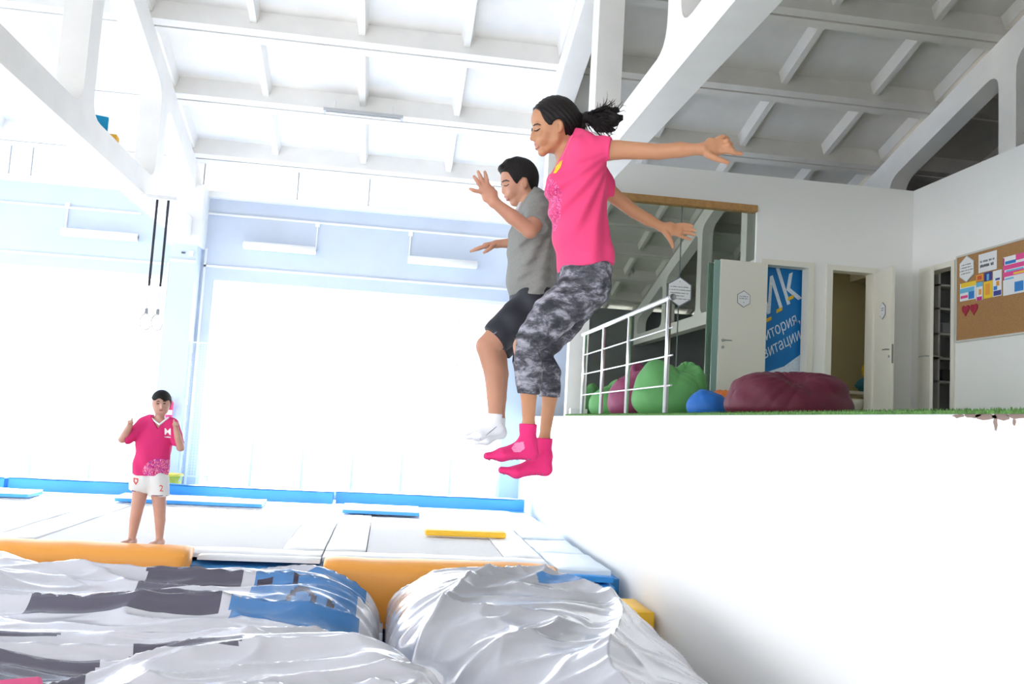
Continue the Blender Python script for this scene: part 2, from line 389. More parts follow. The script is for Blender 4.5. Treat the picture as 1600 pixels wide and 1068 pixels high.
green_edge = mat('green_glass_edge', (.25,.38,.34), .2)
box('glass_door_edge', 4.50,4.60, YBK-.10,YBK-.085, ZM+.02,2.52, green_edge, wg)
# rooms behind: dim back room, small store
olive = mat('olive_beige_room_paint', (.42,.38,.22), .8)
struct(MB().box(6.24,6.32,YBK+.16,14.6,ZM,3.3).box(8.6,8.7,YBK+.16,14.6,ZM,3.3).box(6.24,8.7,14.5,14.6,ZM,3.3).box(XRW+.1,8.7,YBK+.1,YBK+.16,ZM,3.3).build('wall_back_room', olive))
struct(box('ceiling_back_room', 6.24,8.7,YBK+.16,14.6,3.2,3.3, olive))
struct(box('wall_banner_room', 5.0,6.24,13.3,13.4,ZM,3.3, white))
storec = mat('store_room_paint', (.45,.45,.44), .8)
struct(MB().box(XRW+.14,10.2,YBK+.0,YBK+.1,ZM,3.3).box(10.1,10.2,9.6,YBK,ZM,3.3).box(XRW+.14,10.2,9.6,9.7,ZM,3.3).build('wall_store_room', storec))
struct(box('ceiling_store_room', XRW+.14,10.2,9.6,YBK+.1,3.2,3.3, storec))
def lever(parent, x, y, z, dx, dy):
    mb = MB(); mb.tube([(x,y,z),(x+dy*.05,y-dx*.05,z)],.009); mb.tube([(x+dy*.05,y-dx*.05,z),(x+dy*.05+dx*.11,y-dx*.05+dy*.11,z)],.008); mb.tube([(x,y,z),(x+dy*.008,y-dx*.008,z)],.024,12)
    mb.tube([(x,y,z-.09),(x+dy*.008,y-dx*.008,z-.09)],.02,12)
    return mb.build('door_handle', steel_h, parent)
# door 1: leaf folded back against the glass
d1 = struct(empty('door_1'))
MB().box(5.25,5.342,YBK-.03,YBK+.17,ZM,ZD+.07).box(5.978,6.07,YBK-.03,YBK+.17,ZM,ZD+.07).box(5.342,5.978,YBK-.03,YBK+.17,ZD-.012,ZD+.07).build('door_frame', cream, d1)
lf = MB().prism([(0,0),(-.735,-.045),(-.735,-.085),(0,-.04)], ZD-ZM-.02, Matrix.Translation((5.325,YBK-.03,ZM+.01))).build('door_leaf', cream, d1)
MB().tube([(4.66,YBK-.10,1.36),(4.66,YBK-.15,1.36)],.009).tube([(4.66,YBK-.15,1.36),(4.78,YBK-.145,1.36)],.008).tube([(4.66,YBK-.11,1.36),(4.66,YBK-.125,1.36)],.026,12).tube([(4.66,YBK-.11,1.26),(4.66,YBK-.125,1.26)],.022,12).build('door_handle', steel_h, lf)
box('lock_plate', 4.585,4.59, YBK-.115,YBK-.08, 1.25,1.42, steel_h, lf)
# door 2: leaf swung out towards the viewer
d2 = struct(empty('door_2'))
MB().box(6.27,6.362,YBK-.03,YBK+.17,ZM,ZD+.07).box(6.998,7.09,YBK-.03,YBK+.17,ZM,ZD+.07).box(6.362,6.998,YBK-.03,YBK+.17,ZD-.012,ZD+.07).build('door_frame', cream, d2)
hx,hy = 7.03,YBK-.03; ex,ey = 6.93,11.26
u = Vector((ex-hx,ey-hy,0)); L2 = u.length; u.normalize()
M2 = Matrix(((u.x,-u.y,0,hx),(u.y,u.x,0,hy),(0,0,1,0),(0,0,0,1)))
lf2 = MB().box(0,L2,0,.04,ZM+.01,ZD-.01,M=M2).build('door_leaf', cream, d2)
MB().box(L2-.002,L2+.003,.008,.032,1.15,1.42,M=M2).build('lock_plate', mat('dark_lock_plate',(.25,.24,.22),.4,metal=.7), lf2)
MB().tube([M2@Vector((L2-.06,-.0,1.35)),M2@Vector((L2-.06,-.05,1.35)),M2@Vector((L2-.17,-.05,1.35))],.009).tube([M2@Vector((L2-.06,0,1.25)),M2@Vector((L2-.06,-.012,1.25))],.02).build('door_handle', steel_h, lf2)
# door 3 in the side wall, seen edge on
d3 = struct(empty('door_3'))
MB().box(XRW-.03,XRW+.15,11.608,11.69,ZM,ZD+.07).box(XRW-.03,XRW+.15,10.88,10.952,ZM,ZD+.07).box(XRW-.03,XRW+.15,10.952,11.608,ZD-.012,ZD+.07).build('door_frame', cream, d3)
hx,hy = XRW-.035,11.60; qx = at(1456,520,Y=11.12); d = Vector((qx[0]-hx,11.12-hy,0)); L3 = d.length; d.normalize()
M3 = Matrix(((d.x,-d.y,0,hx),(d.y,d.x,0,hy),(0,0,1,0),(0,0,0,1)))
lf3 = MB().box(0,L3,-.02,.02,ZM+.01,ZD-.01,M=M3).build('door_leaf', cream, d3)
hb = MB()
for s in (1,-1): hb.tube([M3@Vector((L3-.05,s*.02,1.28)),M3@Vector((L3-.05,s*.075,1.28)),M3@Vector((L3-.06,s*.16,1.265))],.010)
hb.build('door_handle', steel_h, lf3)
# banner seen through door 1
YN = 12.14
bn = empty('wall_banner',(5.75,YN,1.4)); tag(bn,'blue banner with white slanted Cyrillic lettering hung inside the doorway','banner')
banner_blue = mat('banner_blue',(.0,.17,.50),.5); banner_w = mat('banner_white',(.70,.80,.90),.5,noise=.1,nscale=30); yel_b = mat('banner_yellow',(.80,.52,.03),.5)
def bl(px,py): p = at(px,py,Y=YN); return p[0]-5.75,p[2]-1.4
MB().box(-.5,.47,0,.012,-1.22,1.35).build('sheet', banner_w, bn)
MB().prism([(-.5,bl(1160,585)[1]),bl(1195,582),bl(1225,572),bl(1262,545),(.47,bl(1262,540)[1]+.05),(.47,1.35),(-.5,1.35)], .004, frame_M((0,-.001,0),(1,0,0),(0,0,1))).build('blue_field', banner_blue, bn)
def put(me, m, parent, px, py, ang, name='lettering'):
    x,z = bl(px,py); o = link(name, me, m, parent); c,s = math.cos(ang),math.sin(ang)
    o.matrix_local = frame_M((x,-.008,z),(c,0,s),(-s,0,c)); return o
def wide(me, k):
    me.transform(Matrix.Scale(k,4,(1,0,0))); return me
put(wide(text_mesh('территория,',.235,'lettering','RIGHT',shear=.3),.74), banner_w, bn, 1247,496, math.radians(31))
put(wide(text_mesh('гравитации',.235,'lettering','RIGHT',shear=.3),.74), banner_w, bn, 1249,522, math.radians(31))
put(wide(text_mesh('иk',.92,'lettering','RIGHT',bold=0,shear=.22),.66), banner_w, bn, 1240,440, math.radians(28))
for q in ((1200,500),(1217,485),(1235,466)):
    x,z = bl(*q); MB().prism([(-.045,-.045),(.045,.005),(.045,.06),(-.045,.01)], .003, frame_M((x,-.011,z),(1,0,0),(0,0,1))).build('underline', yel_b, bn)
# hexagon notices
def word_row(width, h, seed):
    r_ = random.Random(seed); mb = MB(); x = -width/2
    while x < width/2-h*.5:
        w = min(h*r_.uniform(.35,.75),width/2-x)
        mb.box(x,x+w*.8,-h/2*r_.uniform(.7,1),h/2*r_.uniform(.7,1),0,.001); x += w+(h*.6 if r_.random() < .18 else 0)
    return mb.mesh('lettering')
hexw = mat('notice_white',(.82,.82,.82),.5); hexd = mat('notice_border',(.16,.17,.20),.5); ink = mat('dark_ink',(.10,.10,.12),.6); inkl = mat('grey_ink',(.25,.25,.28),.6)
def hexagon(name, org, xdir, r, label, lines, sz, dark=True):
    o = empty(name, org); tag(o,label,'sign','hexagonal notices')
    M = frame_M((0,0,0),xdir,(0,0,1)); hx = [(r*math.cos(math.radians(30+60*k)),r*1.08*math.sin(math.radians(30+60*k))) for k in range(6)]
    if dark: MB().prism(hx,.006,M).build('border', hexd, o)
    else: MB().prism(hx,.006,M).build('border', mat('paper_edge',(.6,.62,.6)), o)
    MB().prism([(x*.92,y*.92) for x,y in hx],.003,M@Matrix.Translation((0,0,.006))).build('face', hexw, o)
    for i,(tx,y) in enumerate(lines):
        me = word_row(len(tx)*sz*.62,sz*.62,i+len(tx)); q = link('lettering',me,inkl,o); q['kind'] = 'stuff'; q.matrix_local = M@Matrix.Translation((0,y,.0095))
    return o
hexagon('hexagon_sign',(4.03,YBK+.015,2.03),(1,0,0),.205,'large hexagonal notice with dark border stuck on the glass wall',[('!',.15),('ВНИМАНИЕ! БАТУТНАЯ',.07),('АРЕНА ПРАВИЛА И НОРМЫ',.025),('НА ТЕРРИТОРИИ ЗАЛА',-.02),('НЕ БЕГАТЬ',-.06),('ВХОД ТОЛЬКО В НОСКАХ',-.105)],.0245)
hexagon('hexagon_sign',(4.955,YBK-.105,1.98),(1,.06,0),.115,'small hexagonal notice with dark border on the open cream door',[('СЛУЖЕБНОЕ',.035),('ПОМЕЩЕНИЕ',.005),('I',-.05)],.025)
p = M2@Vector((L2*.52,-.006,1.93)); hexagon('hexagon_sign',tuple(p),(u.x,u.y,0),.115,'hexagonal notice on the cream door seen almost edge on beside the corner',[('МУЖСКОЙ',.035),('ТУАЛЕТ',.005),('I',-.05)],.025)
fill_rim = mat('fill_lamp_rim_white',(.85,.85,.85),.4)
# back room contents
def cyl(mb, c, r, h, n=20, r2=None): return mb.tube([c,(c[0],c[1],c[2]+h)],[r,r2 or r],n)
tb = empty('table',(7.8,13.5,ZM)); tag(tb,'pale table in the dim olive room behind the second doorway','table'); ptm = mat('pale_table',(.85,.83,.74),.5)
box('table_top',-.55,.42,-.35,.35,.63,.68, ptm, tb)
for sx in (-.5,.38):
    for sy in (-.3,.3): box('leg',sx-.02,sx+.02,sy-.02,sy+.02,0,.63, ptm, tb)
for px,yy,lb in ((1338,12.62,'round white stool under the pale table, on the left'),(1359,12.92,'round white stool under the pale table, on the right')):
    q = at(px,626,Y=yy); o = empty('stool',(q[0],yy,ZM)); tag(o,lb,'stool','white stools in the back room'); wp_ = mat('white_plastic_seat',(.85,.85,.78),.5)
    MB().tube([(0,0,.36),(0,0,.38),(0,0,.50),(0,0,.52)],[.06,.10,.13,.12],20).build('seat', wp_, o, True); MB().tube([(0,0,.02),(0,0,.37)],.02).build('pedestal', steel_h, o, True); MB().tube([(0,0,0),(0,0,.02)],.12,20).build('base', steel_h, o)
q = at(1352,604,Y=13.55); ty = empty('soft_toy',(q[0],13.55,ZM+.69)); tag(ty,'yellow and teal soft toy sitting on the table in the olive room','toy')
tt = mat('teal_plush',(.02,.16,.24),.9); ty_ = mat('yellow_plush',(.62,.45,.03),.9)
def lump(c,r,nm,m):
    bm = bmesh.new(); bmesh.ops.create_uvsphere(bm,u_segments=20,v_segments=12,radius=1); me = bpy.data.meshes.new(nm)
    for v_ in bm.verts: v_.co = Vector((c[0]+v_.co.x*r[0]*(1+.08*math.sin(v_.co.z*5)),c[1]+v_.co.y*r[1],c[2]+v_.co.z*r[2]))
    bm.to_mesh(me); bm.free(); return link(nm, me, m, ty, True)
lump((0,0,.12),(.15,.11,.13),'body',tt); lump((.04,0,.36),(.10,.09,.15),'head',ty_); lump((-.12,-.04,.10),(.09,.05,.05),'arm',tt); lump((.13,-.04,.10),(.05,.09,.05),'arm',tt)
fill_glow = mat('fill_lamp_glow',(1,.93,.75),.5,emit=6)  # glow of unseen fill lamps, added to brighten the two side rooms
for lx,ly,lb in ((6.75,13.1,'added round fill lamp, out of view inside the olive room'),(8.9,10.9,'added round fill lamp, out of view inside the store room')):
    o = empty('room_fill_lamp',(lx,ly,3.2)); tag(o,lb,'lamp','added fill lamps in the side rooms'); MB().tube([(0,0,-.04),(0,0,0)],[.16,.17],24).build('rim', fill_rim, o); MB().tube([(0,0,-.06),(0,0,-.041)],[.12,.145],24).build('diffuser', fill_glow, o)
# store room shelving
sh = empty('shelf_unit',(8.3,11.70,ZM)); tag(sh,'grey open shelf unit in the dark store room behind the side door','shelf')
shm = mat('shelf_grey',(.42,.43,.43),.6)
box('back_panel',-.45,.75,.16,.18,.0,2.6, mat('shelf_back',(.20,.21,.22),.7), sh)
for z in (.78,1.12,1.48,1.85,2.2,2.5): box('shelf',-.45,.75,-.14,.16,z,z+.03, shm, sh)
for x in (-.45,-.06,.33,.72): box('upright',x,x+.03,-.14,.16,0,2.6, shm, sh)
for i,(x,z,w,h_,c,lb) in enumerate(((-.22,.81,.12,.17,(.03,.03,.035),'black box on the lowest shelf of the store room'),(-.24,1.51,.11,.16,(.2,.22,.25),'dark grey box on the middle shelf of the store room'),(.12,1.51,.13,.2,(.25,.12,.10),'brown box on the middle shelf of the store room'))):
    o = MB().box(-w,w,-.10,.10,0,h_).build('storage_box', mat('stored_%d'%i,c,.7), bevel=.02); o.location = (8.3+x,11.71,ZM+z+.002); tag(o,lb,'box')
# ------------------------------------------------------------------ cork board with papers on the side wall
cork = mat('cork',(.42,.22,.09),.9,noise=.18,nscale=90,bump=.3,bscale=200)
XB = XRW-.0
cb = empty('cork_board',(XB,9.4,2.05)); tag(cb,'brown cork notice board in a pale frame on the side wall','notice board')
MB().box(-.025,0,-1.2,1.42,-.575,.575).build('cork_panel', cork, cb)
fr = mat('aluminium_frame',(.62,.60,.55),.5)
for a in ((-.035,0,-1.22,1.44,.575,.60),(-.035,0,-1.22,1.44,-.60,-.575),(-.035,0,1.42,1.445,-.575,.575),(-.035,0,-1.22,-1.2,-.575,.575)): box('frame_bar',*a, fr, cb)
paper = mat('paper',(.82,.83,.84),.7)
cols = dict(pink=(.80,.08,.30),blue=(.03,.22,.62),yel=(.90,.62,.04),cyan=(.15,.50,.75),navy=(.05,.06,.30),red=(.65,.10,.05),org=(.85,.35,.05),mag=(.55,.03,.25),green=(.20,.45,.15))
pm = {k:mat('print_'+k,v,.6) for k,v in cols.items()}
def pt_board(px,py): 
    p = at(px,py,X=XB-.03); return p[1],p[2]
def sheet(name, quad, label, cat, base, bits=(), lines=()):
    "quad: photo corners TL, TR, BR, BL on the board; bits: (u0,v0,u1,v1,colour) printed areas"
    P = [pt_board(*q) for q in quad]; yc = sum(p[0] for p in P)/4; zc = sum(p[1] for p in P)/4
    o = empty(name,(XB-.028,yc,zc)); tag(o,label,cat,'papers pinned to the cork board')
    y0 = (P[0][0]+P[3][0])/2-yc; y1 = (P[1][0]+P[2][0])/2-yc; z0 = (P[2][1]+P[3][1])/2-zc; z1 = (P[0][1]+P[1][1])/2-zc
    MB().box(-.003,0,y1,y0,z0,z1).build('sheet', base, o)
    L = lambda a,b,t: a+(b-a)*t
    for i,(a,b,c,d,k) in enumerate(bits):
        MB().box(-.0045-.0003*i,-.003,L(y0,y1,c),L(y0,y1,a),L(z1,z0,d),L(z1,z0,b)).build('print', pm[k] if k in pm else ink, o)
    for tx,v,sz in lines:
        me = word_row(min(len(tx)*sz*.62,abs(y1-y0)*.8),sz*.6,len(tx)); q = link('lettering',me,inkl if v < .5 else ink,o); q['kind'] = 'stuff'; q.matrix_local = frame_M((-.0045,0,L(z1,z0,v)),(0,-1,0),(0,0,1))
    return o
hexagon('hexagon_sign',(XB-.032,*pt_board(1511,420)),(0,-1,0),.17,'white hexagonal notice pinned on the cork board',[('ПРАВИЛА ЗАЛА',.06),('БАТУТНОЙ АРЕНЫ',.02),('НОСКИ ОБЯЗАТЕЛЬНЫ',-.02),('ДО 10 ЧЕЛОВЕК',-.06)],.026,False)
sheet('notice_sheet',[(1530,397),(1558,391),(1557,421),(1528,426)],'white sheet with a few dark printed lines on the cork board','paper',paper,[],[('ОБЪЯВЛЕНИЕ',.42,.05),('ВНИМАНИЕ',.66,.07)])
sheet('flyer',[(1501,443),(1525,438),(1525,467),(1499,471)],'flyer with orange and blue bands below the hexagonal notice','flyer',paper,[(.05,.0,1,.25,'yel'),(.0,.3,.9,.55,'cyan'),(.05,.7,.5,.85,'pink'),(.55,.55,.9,.95,'blue')])
sheet('flyer',[(1525,430),(1537,427),(1536,438),(1525,440)],'small square orange flyer beside a blue one on the cork board','flyer',pm['org'],[(.2,.2,.8,.8,'red')])
sheet('flyer',[(1538,426),(1550,424),(1549,438),(1538,440)],'small dark blue flyer under the white printed sheet','flyer',pm['navy'],[(.35,.2,.65,.9,'cyan')])
sheet('flyer',[(1526,441),(1536,440),(1535,468),(1525,470)],'narrow pale flyer with a magenta foot on the cork board','flyer',paper,[(.0,.0,1,.25,'cyan'),(.1,.8,.9,1,'mag'),(.4,.4,.8,.7,'org')])
sheet('flyer',[(1537,440),(1551,437),(1551,464),(1537,467)],'bright yellow flyer on the cork board','flyer',pm['yel'],[(.2,.15,.7,.8,'org')])
sheet('flyer',[(1551,424),(1566,420),(1564,461),(1552,464)],'tall pale flyer with an orange figure and blue foot','flyer',paper,[(.3,.3,.8,.38,'navy'),(.4,.42,.75,.6,'org'),(.1,.6,.5,.75,'blue'),(.1,.78,.95,.97,'navy')])
sheet('poster',[(1568,402),(1601,394),(1601,456),(1567,462)],'large pink and white poster at the right on the cork board','poster',paper,[(.0,.02,.06,.6,'mag'),(.0,.22,1,.34,'pink'),(.6,.0,1,.15,'pink'),(.0,.4,1,.52,'pink'),(.1,.12,.6,.2,'blue'),(.15,.36,.95,.4,'cyan'),(.5,.45,1,.5,'yel'),(.55,.7,.95,.95,'blue'),(.1,.56,.5,.6,'cyan')])
def heart(px,py,label):
    y,z = pt_board(px,py); pts = []
    for k in range(28):
        t = 2*math.pi*k/28; pts.append((.0047*16*math.sin(t)**3, .0052*(13*math.cos(t)-5*math.cos(2*t)-2*math.cos(3*t)-math.cos(4*t))))
    o = MB().prism(pts,.012,frame_M((0,0,0),(0,-1,0),(0,0,1))).build('paper_heart', mat('crimson_paper',(.38,.02,.05),.6)); o.location = (XB-.026,y,z)
    return tag(o,label,'heart','paper hearts')
heart(1509,484,'dark red paper heart, left of two on the cork board'); heart(1522,482,'dark red paper heart, right of two on the cork board')
# ------------------------------------------------------------------ railing
ra = empty('railing',(2.56,9.6,ZM)); tag(ra,'brushed steel railing with thin cross bars along the mezzanine edge','railing')
for y in (7.85,9.2,10.35,11.4): MB().tube([(0,y-9.6,0),(0,y-9.6,1.08)],.024,12).tube([(0,y-9.6,0),(0,y-9.6,.012)],.05,14).build('post', metal, ra, True)
MB().tube([(0,7.78-9.6,1.10),(0,11.55-9.6,1.10)],.027,12).build('handrail', metal, ra, True)
MB().tube([(0,7.74-9.6,1.10),(0,7.80-9.6,1.10)],.031,12).build('end_cap', mat('dark_cap',(.2,.2,.2),.4), ra, True)
for z in (.27,.55,.81): MB().tube([(0,7.7-9.6,z),(0,11.5-9.6,z)],.009,8).build('cross_bar', metal, ra, True)
o = box('cable_box',-.12,.12,-.05,.05,0,.09, mat('black_plastic'), bevel=.01); o.location = (2.58,11.7,ZM); tag(o,'small dark box on the floor at the far end of the railing','box')
# ------------------------------------------------------------------ bean bags
def beanbag(name, c, rx, ry, h, m, label, seed, pinch, lobes, pleats=11, amp=.014):
    "slumped bag: blended lobes resting on the floor, pleats radiating from where the cover is pinched"
    R = random.Random(seed); ph = R.random()*6.28; S_ = Solid((-rx*1.5,-ry*1.5,-.03),(rx*1.5,ry*1.5,h*1.35),.011)
    S_.ball((0,0,h*.36),(rx,ry,h*.42),.05).ball((0,0,h*.22),(rx*1.0,ry*1.0,h*.30),.08)
    for (x,y,z,r1,r2,r3) in lobes: S_.ball((x*rx,y*ry,z*h),(r1*rx,r2*ry,r3*h),.09)
    px,py,pz = pinch[0]*rx,pinch[1]*ry,pinch[2]*h
    S_.ball((px,py,pz),(.10,.10,.07),.08,'cut')
    def rip(x,y,z):
        a = np.arctan2(z-pz+.35*(y-py),x-px)+.5*np.sin(y*7+seed); r = np.sqrt((x-px)**2+(y-py)**2+(z-pz)**2)
        q = np.abs(np.sin(a*pleats/2+ph+1.3*np.sin(a*2+seed)))**.7
        return amp*(1-q)*np.exp(-(r/(.75*rx+.12))**2)*np.clip(r*9,0,1)+.006*np.sin(x*17+z*13+seed)*np.sin(y*15-z*9)+.004*np.sin((x+z)*45+np.sin(y*25)*2)*np.exp(-(r/.25)**2)
    S_.ripple(rip); S_.keep(lambda x,y,z: (.0-z)+0*x+0*y)
    o = empty(name, c); tag(o,label,'bean bag','bean bags on the mezzanine')
    me = S_.mesh('cover'); link('cover', me, m, o, True)
    pts = []
    for t in np.linspace(.05,.95,22):     # side seam, found on the surface
        a = math.pi*t; d = np.array([math.cos(a)*rx*1.4,-.55*ry*math.sin(a),math.sin(a)*h*1.25]); p0 = np.array([0,0,h*.3])
        for u_ in np.linspace(1,0,60):
            q = p0+d*u_; I = np.round((q-S_.lo)/S_.h).astype(int)
            if np.all((I >= 0)&(I < S_.n)) and S_.v[tuple(I)] < 0: pts.append(q); break
    pts = [p for p in pts if p[2] > .015]
    if len(pts) > 3: MB().tube(pts,.005,6).build('seam', m, o, True)
    return o
bb_g = mat('green_bag_fabric',(.12,.36,.11),.7,bump=.35,bscale=9); bb_m = mat('maroon_bag_fabric',(.13,.012,.035),.6,bump=.35,bscale=9)
bb_m2 = mat('plum_bag_fabric',(.26,.04,.11),.6,bump=.35,bscale=9); bb_b = mat('blue_bag_fabric',(.015,.15,.55),.6,bump=.35,bscale=9); bb_o = mat('orange_bag_fabric',(.85,.22,.05),.6,bump=.2,bscale=30)
beanbag('bean_bag',(3.01,9.1,ZM),.40,.34,.67,bb_g,'big bright green bean bag slumped behind the railing end post',1,(.45,-.35,.84),[(-.35,0,.50,.55,.8,.42),(.55,0,.58,.42,.7,.36)])
beanbag('bean_bag',(2.88,10.2,ZM),.25,.32,.64,bb_m2,'plum bean bag between two green ones behind the railing',2,(.5,-.2,.95),[(.45,0,.68,.6,.7,.38)])
beanbag('bean_bag',(2.88,11.2,ZM),.25,.32,.50,bb_g,'green bean bag at the far end of the railing by the glass wall',3,(0,-.4,.86),[(.4,0,.6,.5,.7,.4)])
beanbag('bean_bag',(3.13,8.27,ZM),.19,.18,.38,bb_b,'small blue bean bag beside the large maroon one',4,(.4,-.3,.85),[],8,.010)
beanbag('bean_bag',(3.78,9.3,ZM),.27,.25,.47,bb_o,'orange bean bag mostly hidden behind the blue and maroon ones',5,(0,0,.9),[])
beanbag('bean_bag',(3.57,7.4,ZM),.58,.40,.435,bb_m,'large dark maroon bean bag lying wide near the doorways',6,(-.05,-.35,.93),[(-.45,0,.62,.45,.8,.34),(.42,.1,.70,.52,.8,.33),(0,.3,.72,.6,.6,.30)],15,.014)
# ------------------------------------------------------------------ trampolines sunk in the deck
ZT0 = -1.42
net = mat('trampoline_weave',(.80,.80,.80),.8,bump=.5,bscale=300)
def weave(m):
    nt = m.node_tree; b = nt.nodes['Principled BSDF']; tc = nt.nodes.new('ShaderNodeTexCoord'); wv = nt.nodes.new('ShaderNodeTexChecker'); wv.inputs['Scale'].default_value = 70
    wv.inputs[1].default_value = (.90,.90,.90,1); wv.inputs[2].default_value = (.74,.74,.75,1)
    nt.links.new(tc.outputs['Object'],wv.inputs['Vector']); nt.links.new(wv.outputs['Color'],b.inputs['Base Color'])
weave(net)
def pad(name, x0,x1,y0,y1,z0,z1, m, parent=None, seed=1, puff=.012, n=14):
    "soft vinyl pad: a box with a gently puffed, uneven top"
    mb = MB(); nx = max(2,int((x1-x0)/.14)); ny = max(2,int((y1-y0)/.14)); nx = min(nx,40); ny = min(ny,40)
    vs = []; 
    for j in range(ny+1):
        for i in range(nx+1):
            x = x0+(x1-x0)*i/nx; y = y0+(y1-y0)*j/ny
            e = min(1, 6*min(i/nx,1-i/nx, ) + .0)*min(1,6*min(j/ny,1-j/ny))
            z = z1-puff*(1-e)+puff*.9*mnoise.noise(Vector((x*3,y*3,seed*3.1)))
            vs.append((x,y,z))
    f = [(j*(nx+1)+i,j*(nx+1)+i+1,(j+1)*(nx+1)+i+1,(j+1)*(nx+1)+i) for j in range(ny) for i in range(nx)]
    ring = [i for i in range(nx+1)]+[j*(nx+1)+nx for j in range(1,ny+1)]+[ny*(nx+1)+i for i in range(nx-1,-1,-1)]+[j*(nx+1) for j in range(ny-1,0,-1)]
    b0 = len(vs); vs += [(vs[i][0],vs[i][1],z0) for i in ring]
    R = len(ring); f += [(ring[(k+1)%R],ring[k],b0+k,b0+(k+1)%R) for k in range(R)]; f.append(tuple(b0+k for k in reversed(range(R))))
    mb.add(vs,f); o = mb.build(name, m, parent, False)
    o.data.polygons.foreach_set('use_smooth',[True]*(nx*ny)+[False]*(len(f)-nx*ny)); return o
TX = [(-6.95,-3.915,'white trampoline bed at the left behind the long blue bolster seam'),(-3.885,-.578,'white trampoline bed on which the person in white shorts stands'),(-.56,1.76,'white trampoline bed with the yellow strip beside the white wall')]
for i,(a,b,lb) in enumerate(TX):
    t = empty('trampoline',((a+b)/2,11,ZT0)); tag(t,lb,'trampoline','trampolines in the deck'); cx = (a+b)/2
    box('bed',a+.43-cx,b-.43-cx,9.42-11,12.98-11,-.03,-.02, net, t)
    pad('frame_pad',a-cx,b-cx,13.0-11,13.7-11,-.06,.0, whitev, t, i)
    pad('frame_pad',a-cx,a+.42-cx,9.42-11,12.98-11,-.06,.0, whitev, t, i+3)
    pad('frame_pad',b-.42-cx,b-cx,9.42-11,12.98-11,-.06,.0, whitev, t, i+5)
    pad('frame_pad',a-cx,b-cx,9.0-11,9.4-11,-.06,-.005, whitev, t, i+8)
# loose pads with blue edges in front of the bolsters
for x0,x1,y0,y1,lb in ((-6.9,-4.88,12.98,13.5,'white pad with blue edge at the far left of the trampolines'),(-3.74,-1.72,13.0,13.5,'long white pad with blue edge lying behind the person in white shorts'),(-.56,.54,12.75,13.4,'short white pad with blue edge behind the woven trampoline bed')):
    o = empty('edge_pad',((x0+x1)/2,(y0+y1)/2,ZT0+.012)); tag(o,lb,'pad','loose edge pads'); w = (x1-x0)/2; d = (y1-y0)/2
    pad('top',-w,w,-d+.01,d,.045,.085, whitev, o, 4); box('blue_edge',-w,w,-d,d,0,.045, bluev, o)
# blue bolsters along the far side
def bolster(x0,x1,y,lb,h=.20):
    o = empty('bolster',((x0+x1)/2,y,ZT0+.0)); tag(o,lb,'bolster','blue bolsters along the far side'); w = (x1-x0)/2
    pad('cushion',-w,w,0,.32,0.0,h, bluev, o, 3, .02); MB().tube([(-w,.0,h-.012),(w,.0,h-.012)],.008,6).build('seam', mat('dark_blue_piping',(.01,.12,.32),.5), o)
    return o
bolster(-10.2,-5.6,13.95,'long blue bolster at the far left edge of the picture'); bolster(-5.56,-.78,14.0,'long blue bolster behind the person in white shorts')
bolster(-.74,2.29,14.12,'blue bolster reaching the white wall at the far right')
o = box('floor_mat',-1.0,0,-.2,0,0,.07, yellowv, bevel=.02); o.location = (1.54,10.95,ZT0+.003); tag(o,'thin yellow mat strip lying on the woven trampoline','mat')
# row of pale pads along the wall, blue blocks at their end
lb_names = ['nearest pale pad in the row along the white wall','second pale pad along the white wall','third pale pad along the white wall','farthest pale pad along the white wall near the bolster']
ys = [8.62,9.75,10.9,12.05,13.95]
palev = mat('pale_blue_vinyl',(.72,.82,.92),.4,bump=.15,bscale=4)
for i in range(4):
    o = empty('wall_pad',(2.05,(ys[i]+ys[i+1])/2,ZT0-.1)); tag(o,lb_names[i],'pad','pads along the white wall'); d = (ys[i+1]-ys[i])/2-.012
    pad('cushion',-.27,.27 if i else .27,-d,d,0,.12-.012*(i%2), palev, o, i+11, .02); box('blue_base',-.27,.27,-d,d,-.0,.05, bluev, o)
o = pad('foam_block',-.26,.24,0,.14,-.06,.0, bluev, None, 5); o.location = (2.06,8.45,ZT0-.02); tag(o,'thin blue pad end on top of the blue block by the wall','pad')
o = pad('foam_block',-.23,.22,0,.4,-.30,0, bluev, None, 6); o.location = (2.08,8.36,ZT0-.10); tag(o,'blue padded block at the end of the wall pads','block')
o = pad('foam_block',-.225,.21,-.30,.30,-.75,0, yellowv, None, 7, .02); o.location = (2.2,7.76,-1.55); tag(o,'yellow padded cube beside the silver airbag at the wall','block')
# padded orange rolls on the edge of the pit
def roll(x0,x1,lb,seed,zt=-1.335,yf=8.52,drop=.5):
    o = empty('padded_roll',((x0+x1)/2,yf,zt)); tag(o,lb,'padded edge','orange padded rolls'); w = (x1-x0)/2
    prof = [(.36,-.03),(.32,-.004),(.24,.004),(.12,-.006),(.05,-.03),(.015,-.07),(0,-.13),(0,-drop*.6),(.01,-drop)]
    n = 60; v = []; f = []
    for i in range(n+1):
        x = -w+2*w*i/n; e = min(1,14*min(i/n,1-i/n))**.5
        for j,(y,z) in enumerate(prof):
            q = .011*mnoise.noise(Vector((x*2.2+z*3,z*2,seed)))
            v.append((x,y+(1-e)*.03+q,z*(1)-(1-e)*.03+q))
    m = len(prof)
    for i in range(n):
        for j in range(m-1): f.append((i*m+j,i*m+j+1,(i+1)*m+j+1,(i+1)*m+j))
    f.append(tuple(range(m-1,-1,-1))); f.append(tuple(range(n*m,(n+1)*m)))
    MB().add(v,f).build('cushion', orangev, o, True)
    MB().box(-w+.02,w-.02,.05,.34,-drop,-.06).build('core', orangev, o)
    return o
roll(-4.75,-1.78,'orange padded roll at the left in front of the person in white shorts',1.3); roll(-.52,1.76,'orange padded roll in the middle beside the blue block',4.7,-1.39,8.5,.62)
